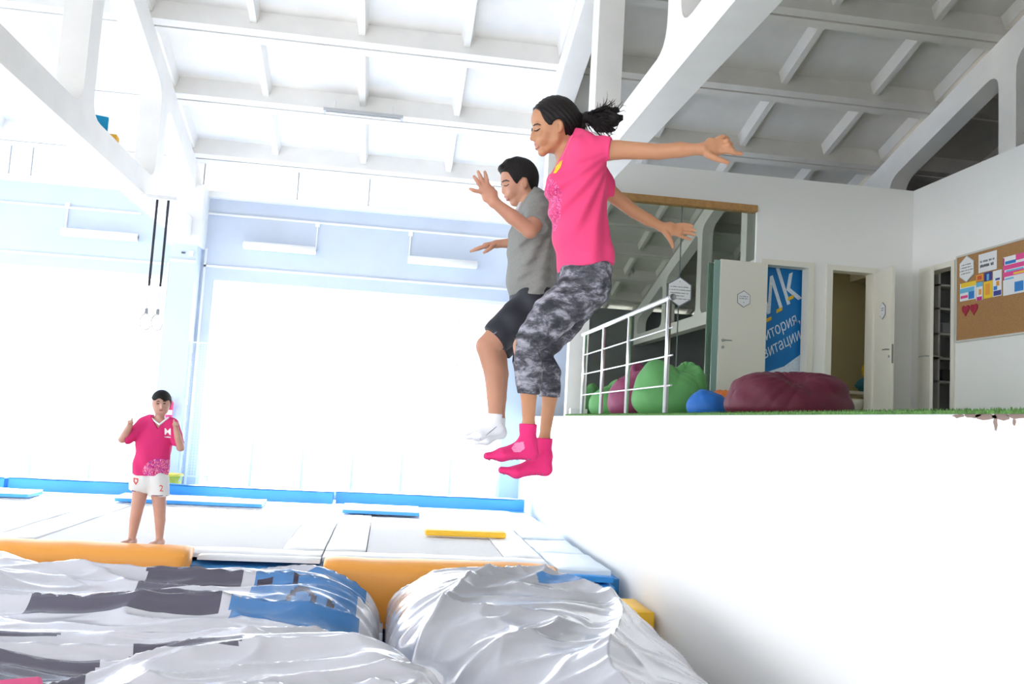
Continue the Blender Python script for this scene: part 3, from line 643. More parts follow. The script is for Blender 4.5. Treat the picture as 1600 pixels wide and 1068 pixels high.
o = pad('edge_pad',-.58,.58,0,.17,-.05,0, whitev, None, 9); o.location = (-1.15,8.82,ZT0-.005); tag(o,'white pad with a blue front between the orange rolls','pad')
# ------------------------------------------------------------------ silver vinyl airbags in the pit
def vinyl(name,c,r=.25):
    m = mat(name,c,r,spec=.6,bump=.10,bscale=14,coat=.6); return m
vw = vinyl('silver_white_vinyl',(.62,.61,.66)); vg = vinyl('slate_print_vinyl',(.085,.075,.115)); vb = vinyl('blue_print_vinyl',(.06,.22,.52)); vi = vinyl('dark_letter_vinyl',(.03,.02,.05)); vr = vinyl('silver_grey_vinyl',(.42,.415,.45))
def ridge(x,y,s):
    n = mnoise.noise(Vector((x,y,s))); return 1-min(1,abs(n)*2.6)
def airbag(name, xl,xr,y0,y1,zf,pf,mats,label,nx=200,ny=200):
    v = []; ys = np.linspace(y0,y1,ny+1)
    for y in ys:
        for x in np.linspace(xl(y),xr(y),nx+1): v.append((x,y,zf(x,y)))
    f = []; mi = []
    for j in range(ny):
        for i in range(nx):
            a = j*(nx+1)+i; f.append((a,a+1,a+nx+2,a+nx+1)); mi.append(pf((v[a][0]+v[a+nx+2][0])/2,(v[a][1]+v[a+nx+2][1])/2))
    ring = [i for i in range(nx+1)]+[j*(nx+1)+nx for j in range(1,ny+1)]+[ny*(nx+1)+i for i in range(nx-1,-1,-1)]+[j*(nx+1) for j in range(ny-1,0,-1)]
    b0 = len(v); v += [(v[i][0],v[i][1],-2.395) for i in ring]; R = len(ring)
    f += [(ring[(k+1)%R],ring[k],b0+k,b0+(k+1)%R) for k in range(R)]; mi += [0]*R
    f.append(tuple(b0+k for k in reversed(range(R)))); mi.append(0)
    me = bpy.data.meshes.new(name); me.from_pydata(v,[],f); me.update()
    for m in mats: me.materials.append(m)
    me.polygons.foreach_set('material_index',mi)
    o = link(name, me, None, None, True); return tag(o,label,'airbag','silver airbags in the pit')
def edge(t, w): t = max(0,min(1,t/w)); return math.sqrt(max(0,1-(1-t)**2))
def split(y): return .08+.42*max(0,6.05-y)          # the valley between the two bags
def z_left(x,y):
    e = edge(split(y)-.02-x,.7)*edge(8.5-y,.6)*edge(x+6.2,.6)
    yy = y+.25*mnoise.noise(Vector((x*.45,y*.5,3)))+.10*x*.3
    z = -1.47-.03*(8.5-y)*.25+.05*mnoise.noise(Vector((x*.5,y*.6,1)))
    z += .12*ridge(x*.34,yy*1.35,2)**3+.06*ridge(x*.6+yy*.3,yy*2.3,7)**3+.022*ridge(x*1.3,yy*4.0,9)**2
    z += .004*mnoise.noise(Vector((x*6,y*9,5)))
    z -= .55*(1-e)
    # nearer fold of the cover, puffed up in front of the valley
    f = edge(x+2.6,2.6)*edge(split(y)-.02-x,.55)*edge(6.25-.45*max(0,-.3-x)-y,.8)
    zf = -1.36+.03*mnoise.noise(Vector((x*.8,y*.8,21)))+.08*ridge(x*.45+y*.3,y*1.2,22)**3+.045*ridge(x*.7+y*.4,y*2.2-x*.7,23)**3+.02*ridge(x*1.6+y*.6,y*3.8-x,24)**2-.07*max(0,5.2-y)-.6*(1-f)
    return max(z,zf)
def p_left(x,y):
    u = x+.08*mnoise.noise(Vector((x*1.3,y*1.3,8)))
    if -.98 < u < -.12 and 6.25 < y < 8.2:
        a,b = (u+.60)/.10,(y-7.08)/.20
        if .45 < a*a+b*b < 1.25: return 3
        if -.40 < u < -.34 and 6.9 < y < 7.25: return 3
        if (-.70 < u < -.45 and 7.64 < y < 7.76) or (-.70 < u < -.65 and 7.42 < y < 7.76) or (-.97 < u < -.85 and 7.3 < y < 7.6) or (-.62 < u < -.42 and 7.95 < y < 8.07): return 3
        return 2
    if -2.35 < u < -1.05 and 6.35 < y < 7.15: return 1
    if -1.9 < u < -1.1 and 7.3 < y < 7.7: return 1
    if -2.2 < u < -1.5 and 7.95 < y < 8.1: return 1
    if -3.2 < u < -1.5 and 4.85 < y < 5.25: return 1
    if -1.35 < u < -.75 and 5.15 < y < 5.4: return 1
    if -2.8 < u < -1.9 and 5.7 < y < 5.9: return 1
    return 0
airbag('airbag',lambda y: -6.2,split,3.9,8.5,z_left,p_left,[vw,vg,vb,vi],'large silver airbag with slate and blue print at the left of the pit',300,260)
def xright(y): t = min(1,max(0,(y-6.6)/.6)); return 2.2-.28*t*t*(3-2*t)
def z_right(x,y):
    e = edge(x-split(y)-.02,.6)*edge(xright(y)-x,.8)*edge(8.3-y,1.2)
    w = x*.75+y*.5
    z = -1.25+.04*mnoise.noise(Vector((x*.9,y*.7,11)))
    z += .10*ridge(w*.75,(y-x)*.5,12)**3+.045*ridge(x*.9+y*.4,y*1.4-x*.6,15)**3+.018*ridge(x*2.2-y*.8,y*3.0+x,16)**2
    z -= .03*max(0,6.6-y)
    return z-.60*(1-e)
def p_right(x,y):
    if 1.1 < x < 1.7 and 7.3 < y < 7.5: return 1
    if .8 < x < 1.25 and 7.7 < y < 7.85: return 1
    if 1.25 < x < 1.85 and 6.8 < y < 6.95: return 1
    return 0
airbag('airbag',lambda y: split(y)+.02,xright,3.6,8.3,z_right,p_right,[vr,vb],'plump silver grey airbag bulging against the white wall',160,260)
# ------------------------------------------------------------------ lamps, rings and other small things up high
lampw = mat('white_lamp_plastic',(.90,.90,.90),.4)
def wall_lamp(x, z, lb, left):
    o = empty('wall_lamp',(x,YW-.14,z)); tag(o,lb,'lamp','fluorescent lamps on the blue wall')
    MB().tube([(-.64,0,0),(-.625,0,0),(.625,0,0),(.64,0,0)],[.05,.075,.075,.05],14).build('tube_cover', lampw, o, True)
    MB().box(-.6,.6,.04,.13,-.04,.04).build('housing', lampw, o)
    sx = -.62 if left else .62
    MB().box(sx-.012,sx+.012,.115,.135,.0,.50).build('cable', frame_w, o); MB().box(sx-.04,sx+.04,.09,.135,.46,.54).build('junction_box', frame_w, o)
wall_lamp(-5.21,2.87,'white tube lamp on the blue wall left of the column',True); wall_lamp(-2.14,2.90,'white tube lamp on the blue wall right of the column',False); wall_lamp(.79,2.88,'white tube lamp on the blue wall behind the jumper in grey',True)
pl = at(568,181,Y=13.5); o = empty('ceiling_lamp',(pl[0],13.5,pl[2])); tag(o,'long grey ceiling lamp hung under the roof ribs','lamp')
MB().box(-.62,.62,-.08,.08,0,.05).build('housing', mat('lamp_grey',(.45,.46,.47),.5), o); MB().tube([(-.58,-.04,-.02),(.58,-.04,-.02)],.02).build('tube', lampw, o)
for x in (-.45,.45): MB().tube([(x,0,.05),(x,0,zroof(13.5)-pl[2]+.1)],.012).build('hanger', frame_w, o)
pa = at(632,173,Y=13.62); pb = at(826,193,Y=13.62); struct(MB().tube([pa,pb],.008,6).build('trim_7', mat('grey_cable',(.35,.38,.40),.6)))
# thin cables dropping below the eaves
mb = MB()
for px in (10,45,317,465,577): 
    p = at(px,300,Y=15.5); mb.tube([(p[0],15.5,3.75),(p[0],15.5,4.3)],.012,6)
struct(mb.build('trim_6', mat('grey_cable',(.35,.38,.40),.6)))
# foam cubes lodged on the truss
o = MB().box(-.10,.10,-.13,.13,0,.24).build('foam_cube', mat('teal_foam',(.0,.26,.48),.8), bevel=.015); o.location = (-3.78,11.0,3.215); o.rotation_euler = (0,0,.35); tag(o,'teal foam cube lying on the white truss','foam cube','foam cubes on the truss')
o = MB().box(-.08,.08,-.09,.09,0,.16).build('foam_cube', mat('yellow_foam',(.85,.45,.03),.8), bevel=.012); o.location = (-3.76,11.42,3.215); o.rotation_euler = (0,0,.1); tag(o,'small yellow foam cube beside the teal one on the truss','foam cube','foam cubes on the truss')
# gymnastic rings
strap = mat('black_strap',(.02,.02,.03),.7); ringm = mat('pale_ring_wood',(.80,.78,.74),.4)
for x,lb in ((-3.42,'hanging gymnastic ring on a dark strap, left of the pair'),(-3.27,'hanging gymnastic ring on a dark strap, right of the pair')):
    o = empty('gymnastic_ring',(x,12.5,1.0)); tag(o,lb,'gym ring','hanging gymnastic rings')
    box('strap',-.016,.016,-.004,.004,.62,1.845, strap, o); box('webbing',-.013,.013,-.003,.003,.22,.62, mat('pale_webbing',(.8,.8,.82),.6), o); box('buckle',-.022,.022,-.012,.012,.22,.30, mat('grey_buckle',(.25,.27,.3),.4), o)
    pts = [(.0+.11*math.sin(t)*.45,.11*math.sin(t)*.9,.11+.11*math.cos(t)) for t in np.linspace(0,2*math.pi,29)]
    MB().tube(pts,.014,8).build('ring', ringm, o, True)
mbm = box('mounting_bar',-.25,.25,-.03,.03,0,.05, metal); mbm.location = (-3.42,12.5,2.895-.045); tag(mbm,'short steel bar under the truss carrying the gym rings','bar')
# safety net beside the column, bucket and bag on the floor by it
nt_ = empty('safety_net',(-3.22,YW-.3,-1.5)); tag(nt_,'white safety net panel hanging beside the blue column','net')
mb = MB()
for i in range(11): mb.box(-.25+i*.045-.003,-.25+i*.045+.003,-.003,.003,0.3,2.58)
for j in range(46): mb.box(-.25,.2,-.003,.003,.3+j*.05-.003,.3+j*.05+.003)
q = mb.build('mesh_grid', mat('net_cord',(.75,.77,.78),.7), nt_); q['kind'] = 'stuff'
MB().box(-.27,-.25,-.012,.012,0,2.6).box(.2,.22,-.012,.012,0,2.6).box(-.25,.2,-.012,.012,2.58,2.6).box(-.25,.2,-.012,.012,.28,.3).build('net_frame', frame_w, nt_)
o = empty('bucket',(-3.52,15.2,-1.52)); tag(o,'yellow bucket standing by the foot of the blue column','bucket')
MB().tube([(0,0,0),(0,0,.36)],[.15,.19],24).build('body', mat('bucket_yellow',(.9,.66,.06),.4), o, True); MB().tube([(0,0,.34),(0,0,.37)],[.2,.2],24).build('rim', mat('bucket_yellow'), o, True)
MB().tube([(.19*math.cos(t),.19*math.sin(t)*.2-.12,.36-.16*math.sin(t)) for t in np.linspace(0,math.pi,13)],.006).build('bail', metal, o)
o = empty('fire_extinguisher',(-3.68,15.36,-.24)); tag(o,'small red and white cylinder hung on the blue column behind the person in white shorts','extinguisher')
MB().tube([(0,0,0),(0,0,.02),(0,0,.26),(0,0,.32)],[.05,.06,.06,.02],16).build('cylinder', mat('crimson_metal',(.65,.03,.12),.4), o, True); MB().box(-.062,.062,-.064,-.05,.06,.14).build('label_band', lampw, o)
MB().tube([(0,0,.32),(0,0,.36),(.05,-.02,.38)],.015).build('valve', steel_h, o)
p = at(1505,236,Y=YW-.06)
o = empty('security_camera',(p[0],YW-.1,p[2])); tag(o,'tiny pale security camera on the dark wall under the roof','camera')
MB().box(-.07,.07,-.1,.1,-.06,.06).build('housing', lampw, o, bevel=.01); MB().tube([(-.03,-.10,0),(-.03,-.115,0)],.035,12).build('lens', ink, o); MB().box(-.008,.008,.08,.1,-.6,-.06).build('cable', mat('grey_cable'), o)
o = MB().box(-.12,.12,-.12,.12,-.12,.12).build('foam_cube', mat('pink_foam',(.75,.06,.22),.8), bevel=.02); p = at(2,1190,Z=-1.42); zb = max(z_left(p[0]+a*.17,p[1]+b*.17) for a in (-1,-.5,0,.5,1) for b in (-1,-.5,0,.5,1)); o.location = (p[0],p[1],zb+.122); o.rotation_euler = (0,0,.4); tag(o,'pink foam cube at the lower left corner on the airbag','foam cube')
# ------------------------------------------------------------------ people: smooth blended solids turned into one surface per body / garment
class Plane2:
    "works in photograph pixels on a depth plane: q(px,py,dy) gives a point, s the size of a pixel"
    def __init__(s, Y): s.Y = Y; s.s = float(np.linalg.norm(at(800,500,Y=Y)-at(801,500,Y=Y)))
    def __call__(s, px, py, dy=0): return at(px,py,Y=s.Y+dy)
def stroke(name, solid, pts, w, m, parent, lift=.002, mirrorY=None):
    "thin ribbon lying on a solid along photograph pixels"
    for mir in ((False,True) if mirrorY is not None else (False,)):
        P = [solid.hit(px,py,lift) for px,py in pts]; P = [p for p in P if p is not None]
        if len(P) < 2: return
        if mir: P = [np.array([p[0],2*mirrorY-p[1],p[2]]) for p in P]
        n = len(P); rad = [w*(.35+.65*math.sin(math.pi*(i+.5)/n)) for i in range(n)]; loc = np.array(parent.location)
        MB().tube([p-loc for p in P], rad, 6).build(name, m, parent, True)
def decal(name, solid, poly, m, parent, lift=.002, step=.8):
    "a patch of print lying on a solid, outlined in photograph pixels"
    xs = [p[0] for p in poly]; ys = [p[1] for p in poly]; nx = max(2,int((max(xs)-min(xs))/step)); ny = max(2,int((max(ys)-min(ys))/step))
    def inside(x,y):
        c = False
        for i in range(len(poly)):
            (x1,y1),(x2,y2) = poly[i-1],poly[i]
            if (y1 > y) != (y2 > y) and x < (x2-x1)*(y-y1)/(y2-y1)+x1: c = not c
        return c
    gx = np.linspace(min(xs),max(xs),nx+1); gy = np.linspace(min(ys),max(ys),ny+1); loc = np.array(parent.location); idx = {}; v = []; f = []
    def vert(i,j):
        if (i,j) not in idx:
            h = solid.hit(gx[i],gy[j],lift); idx[(i,j)] = None if h is None else len(v)
            if h is not None: v.append(h-loc)
        return idx[(i,j)]
    for i in range(nx):
        for j in range(ny):
            if inside((gx[i]+gx[i+1])/2,(gy[j]+gy[j+1])/2):
                q = [vert(i,j),vert(i,j+1),vert(i+1,j+1),vert(i+1,j)]
                if None not in q: f.append(q)
    return MB().add(v,f).build(name, m, parent, True) if f else None
def skin(name, c):
    m = mat(name, c, .5, spec=.35, noise=.05, nscale=9, bump=.03, bscale=60)
    b = m.node_tree.nodes['Principled BSDF']; b.inputs['Subsurface Weight'].default_value = .12; b.inputs['Subsurface Radius'].default_value = (.012,.005,.003); b.inputs['Subsurface Scale'].default_value = 1
    return m
hair_m = mat('black_hair',(.007,.0045,.0045),.45,spec=.25,bump=.25,bscale=260); brow_m = mat('dark_brow',(.03,.02,.015),.7); lip_m = mat('lip_rose',(.50,.16,.15),.5); teeth_m = mat('teeth',(.85,.83,.8),.3)
# ================================================================== the girl in pink
G = Plane2(3.3); s = G.s
girl = empty('person', tuple(G(850,748))); tag(girl,'person in pink T-shirt, patterned leggings and pink socks in mid jump','person','people jumping')
sk1 = skin('warm_tan_skin',(.46,.22,.115))
bd = Solid(G(735,135,.0)*0+np.array([G(735,755)[0],2.80,G(840,760)[2]]), [G(1175,240)[0]+.02,3.72,G(860,140)[2]], .0036)
NEAR,FAR = -1,1
# head
def P(x,y,d=0): return G(x,y,d*s)
bd.ball(P(869,187),(36*s,30*s,35*s),.01)
bd.cap(P(850,190),P(853,214),(25*s,16*s),(22*s,14*s),.02)
bd.cap(P(866,224),P(849,236),(24*s,9*s),(9*s,6.5*s),.02)
bd.cap(P(872,205),P(864,226),(27*s,12*s),(24*s,9*s),.02)
bd.ball(P(841,183),(9*s,20*s,14*s),.02)                        # forehead
bd.chain([P(836.5,198),P(833,209),P(831.5,216.5)],[2.2*s,3.0*s,3.6*s],.012)
bd.ball(P(835.5,218,-3.5),2.6*s,.008).ball(P(835.5,218,3.5),2.6*s,.008)
for sd in (-1,1):
    bd.ball(P(840,202.5,sd*11),(5*s,6.5*s,4.4*s),.012,'cut')     # socket
    bd.ball(P(842.5,202.5,sd*10.5),(5.2*s,6*s,5*s),.006)        # eyeball and lids
    bd.ball(P(838.5,195,sd*10),(4*s,9*s,2.6*s),.012)             # brow
    bd.ball(P(849,216,sd*15),(7*s,7*s,7*s),.02)                  # cheek
    e0 = P(874.5,197,-31); e0[1] = 3.3+sd*31*s; bd.ball(e0,(6.2*s,4.2*s,10.5*s),.004)      # ear
    e1 = P(873.5,196,-35.5); e1[1] = 3.3+sd*35.5*s; bd.ball(e1,(3.4*s,3.4*s,6.8*s),.003,'cut')
bd.ball(P(838.5,224.5),(3*s,7*s,2.2*s),.006).ball(P(840,231),(3.2*s,6.5*s,2.4*s),.006)
bd.ball(P(836.4,227.8),(3.2*s,6.5*s,.7*s),.002,'cut')
bd.ball(P(847,222),(10*s,15*s,11*s),.012).cap(P(843,199),P(842,215),(6*s,6*s),(9*s,7.5*s),.012).ball(P(847,238),(6*s,8*s,5.5*s),.012)
bd.ball(P(834.6,227.8),(3.4*s,6.5*s,.7*s),.002,'cut')
hr = bd.shell(np.array([P(822,250)[0],3.18,P(860,232)[2]]),np.array([P(925,200)[0],3.42,P(860,140)[2]]),2.0*s)
# neck, trunk
bd.chain([P(878,212),P(886,236),P(897,262)],[(19*s,16*s),(19*s,17*s),(26*s,22*s)],.03)
TR = [(255,905,34,60),(285,901,38,58),(320,902,35,52),(355,906,34,50),(395,911,33,54),(430,914,34,60),(450,912,31,60)]
for (y0,c0,a0,w0),(y1,c1,a1,w1) in zip(TR,TR[1:]): bd.cap(P(c0,y0),P(c1,y1),(w0*s,a0*s),(w1*s,a1*s),.03)
# near (left) arm thrown back, far (right) arm lower
An = [P(920,236,-62),P(965,234,-74),P(1030,237,-98),P(1062,234,-108),P(1098,233,-118)]
bd.chain(An,[20*s,14.2*s,11.6*s,11.4*s,(9.5*s,7.4*s)],.02)
Af = [P(925,254,62),P(952,300,72),P(990,330,84),P(1012,343,88),P(1034,354,92)]
bd.chain(Af,[19*s,13.8*s,10.8*s,10.2*s,(8*s,7*s)],.02)
def hand(solid, palm, pr, fingers, k=.0035):
    for (a,b,ra,rb) in palm: solid.cap(a,b,ra,rb,.014)
    for pts,r in fingers: solid.chain(pts,[q*.9 for q in r],k)
d = -118
hand(bd,[(P(1098,233,d),P(1112,231,d-1),(8*s,9*s),(7*s,13*s)),(P(1110,231,d-1),P(1126,229,d-4),(6.5*s,13*s),(5.5*s,12.5*s))],0,[
 ([P(1127,236,d-6),P(1137,236,d-8),P(1147,238.5,d-9),P(1158,240,d-8)],[5.0*s,4.4*s,4.0*s,3.3*s]),
 ([P(1129,229,d-6),P(1138,227,d-12),P(1144,233,d-10),P(1141,237,d-4)],[4.8*s,4.4*s,3.9*s,3.3*s]),
 ([P(1127,222,d-4),P(1136,220,d-8),P(1142,226,d-4),P(1139,230,d+3)],[4.6*s,4.2*s,3.7*s,3.2*s]),
 ([P(1121,217,d-2),P(1130,213.5,d-2),P(1137,217,d+3),P(1136,222,d+8)],[4.2*s,3.8*s,3.4*s,3.0*s]),
 ([P(1106,241,d-5),P(1117,247,d-10),P(1127,250,d-12),P(1137,254,d-12)],[6.5*s,5.2*s,4.4*s,3.6*s])])
d = 92
hand(bd,[(P(1034,355,d),P(1046,358,d),(7*s,8*s),(6.5*s,11*s)),(P(1045,358,d),P(1062,359.5,d+1),(6*s,11*s),(5*s,10.5*s))],0,[
 ([P(1060,351.5,d),P(1069,350.5,d),P(1076,351.5,d-2),P(1082,353,d-4)],[4.3*s,3.7*s,3.4*s,2.8*s]),
 ([P(1062,356.5,d+1),P(1071,356.5,d+1),P(1079,358,d-1),P(1086,360,d-4)],[4.4*s,3.8*s,3.5*s,2.9*s]),
 ([P(1062,362,d+2),P(1070,363,d+2),P(1078,364.5,d),P(1085,366.5,d-3)],[4.3*s,3.7*s,3.4*s,2.8*s]),
 ([P(1059,367,d+3),P(1066,369.5,d+3),P(1073,372,d+1),P(1079,374,d-2)],[4.0*s,3.4*s,3.0*s,2.6*s]),
 ([P(1040,363,d-3),P(1045,370,d-7),P(1049,378,d-9),P(1051,386,d-9)],[6*s,4.8*s,4.0*s,3.2*s])])
# legs
Ln = [P(908,452,-30),P(862,494,-44),P(820,541,-52),P(826,578,-44),P(826,618,-40),P(826,668,-36)]
Rn = [(33*s,34*s),(29*s,31*s),(20*s,20*s),(19*s,21*s),(14*s,15*s),(10*s,11.5*s)]
Lf = [P(912,454,30),P(876,505,36),P(842,552,40),P(856,585,36),P(859,620,34),P(850,688,32)]
Rf = [(33*s,34*s),(29*s,30*s),(20*s,19*s),(18*s,20*s),(14*s,15*s),(9.8*s,11.0*s)]
bd.chain(Ln,[tuple(np.array(r)-3*s) for r in Rn],.02); bd.chain(Lf,[tuple(np.array(r)-3*s) for r in Rf],.02)
def foot(solid, ank, heel, ball, toe, r, k=.02, extra=0):
    e = extra
    solid.cap(ank[0],ank[1],(r*.95+e,r*1.0+e),(r*1.0+e,r*1.0+e),k); solid.cap(ank[1],heel,r*.95+e,r*.9+e,k)
    solid.cap(heel,ball,(r*.85+e,r*.78+e),(r*1.2+e,r*.62+e),k); solid.cap(ank[1],ball,(r*.8+e,r*.75+e),(r*1.15+e,r*.6+e),k*1.3)
    solid.cap(ball,toe,(r*1.15+e,r*.6+e),(r*.85+e,r*.48+e),k)
fn = dict(ank=(P(825,668,-36),P(825,690,-36)),heel=P(830,708,-36),ball=P(784,710,-38),toe=P(761,712,-40))
ff = dict(ank=(P(850,690,32),P(850,712,32)),heel=P(852,732,32),ball=P(807,737,33),toe=P(784,734,34))
foot(bd,r=11*s,**fn,extra=-1.5*s); foot(bd,r=11*s,**ff,extra=-1.5*s)
body_g = bd.build('body', sk1, girl)
# T-shirt
pink = mat('pink_tshirt',(.72,.045,.165),.8,bump=.12,bscale=18)
sh = Solid([G(830,440)[0],2.84,G(900,445)[2]],[G(975,300)[0],3.66,G(900,195)[2]],.0036)
SH = [(232,905,24,58),(262,906,36,72),(298,901,44,66),(335,902,40,58),(370,907,39.5,57),(405,913,41,66),(440,914,43,70)]
for (y0,c0,a0,w0),(y1,c1,a1,w1) in zip(SH,SH[1:]): sh.cap(P(c0,y0),P(c1,y1),(w0*s,a0*s),(w1*s,a1*s),.03)
sh.ball(P(872,290,-24),(16*s,20*s,17*s),.05).ball(P(872,290,24),(16*s,20*s,17*s),.05)
sh.chain([P(893,216),P(890,240),P(896,262)],[(24*s,12*s),(34*s,18*s),(60*s,24*s)],.04)
sh.chain([P(914,234,-58),P(938,232,-68),P(962,232,-76)],[23*s,18.5*s,17.5*s],.03); sh.chain([P(920,250,60),P(942,284,68),P(950,296,70)],[22*s,18*s,17*s],.03)
nrm = (An[2]-An[1]); sh.put(P(930,232,-90)-.01,P(990,232,-50)+.12,lambda x,y,z: np.where(y < 3.3-35*s, -(((x-An[1][0]+10*s)*nrm[0]+(y-An[1][1])*nrm[1]+(z-An[1][2])*nrm[2])/np.linalg.norm(nrm)), 1.0)+0*x+0*z, .002,'cut')
sh.plane(P(914,422),(.22,0,-1))
# collar opening: everything above the neckline goes
sh.keep(lambda x,y,z: np.where((np.abs(y-3.3) < 34*s)&(z > P(880,270)[2]), (-(x-P(893,210)[0])*.93+(z-P(893,210)[2])*.40), -1)*1.0)
# folds running down from the armpit
ax = P(935,262)
def folds(x,y,z):
    t = (z-ax[2])*1.0; u = (x-ax[0]); a = np.arctan2(-t+.02,-u+.03)
    return .0062*np.sin(a*24+y*9)*np.clip(-t*5,0,1)*np.clip(1.2+t*1.1,0.2,1)+.0025*np.sin(z*55+x*20+np.sin(y*14)*2)*np.clip(-t*3-.6,0,1)+.0022*np.sin(x*110+z*45)*np.exp(-((z-P(945,232)[2])/.05)**2)
sh.ripple(folds)
shirt_g = sh.build('tshirt', pink, girl)
# printed scribble on the chest
nt = pink.node_tree; b = nt.nodes['Principled BSDF']
def print_mask(nt, cx, cy, cz, rx, ry, rz, scale, colA, colB, base, thr=.5, dist=2.5):
    g = nt.nodes.new('ShaderNodeNewGeometry'); sub = nt.nodes.new('ShaderNodeVectorMath'); sub.operation = 'SUBTRACT'; sub.inputs[1].default_value = (cx,cy,cz)
    dv = nt.nodes.new('ShaderNodeVectorMath'); dv.operation = 'DIVIDE'; dv.inputs[1].default_value = (rx,ry,rz); ln = nt.nodes.new('ShaderNodeVectorMath'); ln.operation = 'LENGTH'
    nt.links.new(g.outputs['Position'],sub.inputs[0]); nt.links.new(sub.outputs[0],dv.inputs[0]); nt.links.new(dv.outputs[0],ln.inputs[0])
    inside = nt.nodes.new('ShaderNodeMath'); inside.operation = 'LESS_THAN'; inside.inputs[1].default_value = 1; nt.links.new(ln.outputs['Value'],inside.inputs[0])
    n = nt.nodes.new('ShaderNodeTexNoise'); n.inputs['Scale'].default_value = scale; n.inputs['Distortion'].default_value = dist; n.inputs['Detail'].default_value = 2
    nt.links.new(sub.outputs[0],n.inputs['Vector'])
    r = nt.nodes.new('ShaderNodeValToRGB'); e = r.color_ramp.elements; r.color_ramp.interpolation = 'CONSTANT'
    e[0].position = 0; e[0].color = (*base,1); e[1].position = thr-.025; e[1].color = (*colA,1)
    q = e.new(thr+.012); q.color = (*base,1); q = e.new(thr+.06); q.color = (*colB,1); q = e.new(thr+.13); q.color = (*base,1)
    nt.links.new(n.outputs['Fac'],r.inputs['Fac'])
    mx = nt.nodes.new('ShaderNodeMix'); mx.data_type = 'RGBA'; mx.inputs[6].default_value = (*base,1)
    nt.links.new(inside.outputs[0],mx.inputs[0]); nt.links.new(r.outputs['Color'],mx.inputs[7]); return mx
c = P(858,325); mx = print_mask(nt,c[0]-.005,3.3,c[2],.048,.15,.125,34,(.20,.02,.17),(.78,.20,.42),(.72,.045,.165)); nt.links.new(mx.outputs[2],b.inputs['Base Color'])
yel_c = mat('yellow_collar',(.95,.62,.02),.7)
# collar rib and yellow neckline panel
col = Solid([G(855,280)[0],3.1,G(890,285)[2]],[G(915,280)[0],3.5,G(890,195)[2]],.003)
ring = []
for k in range(25):
    t = 2*math.pi*k/24; fx = .5-.5*math.cos(t); yy = 27*math.sin(t)
    ring.append(P(895-22*fx,210+49*fx,yy*(1.0-.12*fx)))
col.chain(ring,[2.6*s]*25,.004); col.build('collar', pink, girl)
decal('neck_panel', sh, [(879,250),(874,253),(869,260),(864,271),(869,270),(876,261)], yel_c, girl, .003, .35)
stroke('collar_trim', sh, [(894,212),(890,220),(886,230),(881,240),(877,249)], .0035, mat('light_pink_trim',(.80,.16,.32),.8), girl, .001)
# leggings
leg_m = mat('camouflage_leggings',(.1,.1,.11),.75)
nt = leg_m.node_tree; b = nt.nodes['Principled BSDF']; tc = nt.nodes.new('ShaderNodeTexCoord'); n1 = nt.nodes.new('ShaderNodeTexNoise'); n1.inputs['Scale'].default_value = 15; n1.inputs['Detail'].default_value = 6; n1.inputs['Roughness'].default_value = .7; n1.inputs['Distortion'].default_value = .25
rp = nt.nodes.new('ShaderNodeValToRGB'); e = rp.color_ramp.elements; e[0].position = .40; e[0].color = (.022,.022,.030,1); e[1].position = .64; e[1].color = (.36,.35,.40,1); q = e.new(.50); q.color = (.075,.073,.09,1); q = e.new(.55); q.color = (.19,.185,.22,1)
mp = nt.nodes.new('ShaderNodeMapping'); mp.inputs['Scale'].default_value = (.8,.8,1.5); mp.inputs['Rotation'].default_value = (0,.5,0); nt.links.new(tc.outputs['Object'],mp.inputs['Vector']); nt.links.new(mp.outputs[0],n1.inputs['Vector']); nt.links.new(n1.outputs['Fac'],rp.inputs['Fac']); nt.links.new(rp.outputs['Color'],b.inputs['Base Color'])
lg = Solid([G(790,640)[0],2.95,G(850,632)[2]],[G(965,430)[0],3.62,G(900,400)[2]],.0036)
def legging(L,R,n):
    lg.chain(L[:4]+[L[4]*.85+L[3]*.15,L[4]+(L[5]-L[4])*.12],[tuple(np.array(r)+.8*s) for r in R[:4]]+[tuple(np.array(R[4])+2.2*s)]*2,.02)
legging(Ln,Rn,1); legging(Lf,Rf,1)
lg.cap(P(911,408),P(913,430),(60*s,36*s),(66*s,38.5*s),.03).cap(P(913,430),P(914,448),(66*s,38.5*s),(66*s,35*s),.03); lg.ball(P(926,452,-24),(24*s,26*s,27*s),.03).ball(P(926,452,24),(24*s,26*s,27*s),.03)
lg.keep(lambda x,y,z: (P(830,617)[2]-z)+0*x+0*y); lg.keep(lambda x,y,z: (z-P(910,398)[2])+0*x+0*y)
lg.ripple(lambda x,y,z: .0018*np.sin(x*60+z*90+np.sin(y*30)))
leggings = lg.build('leggings', leg_m, girl)
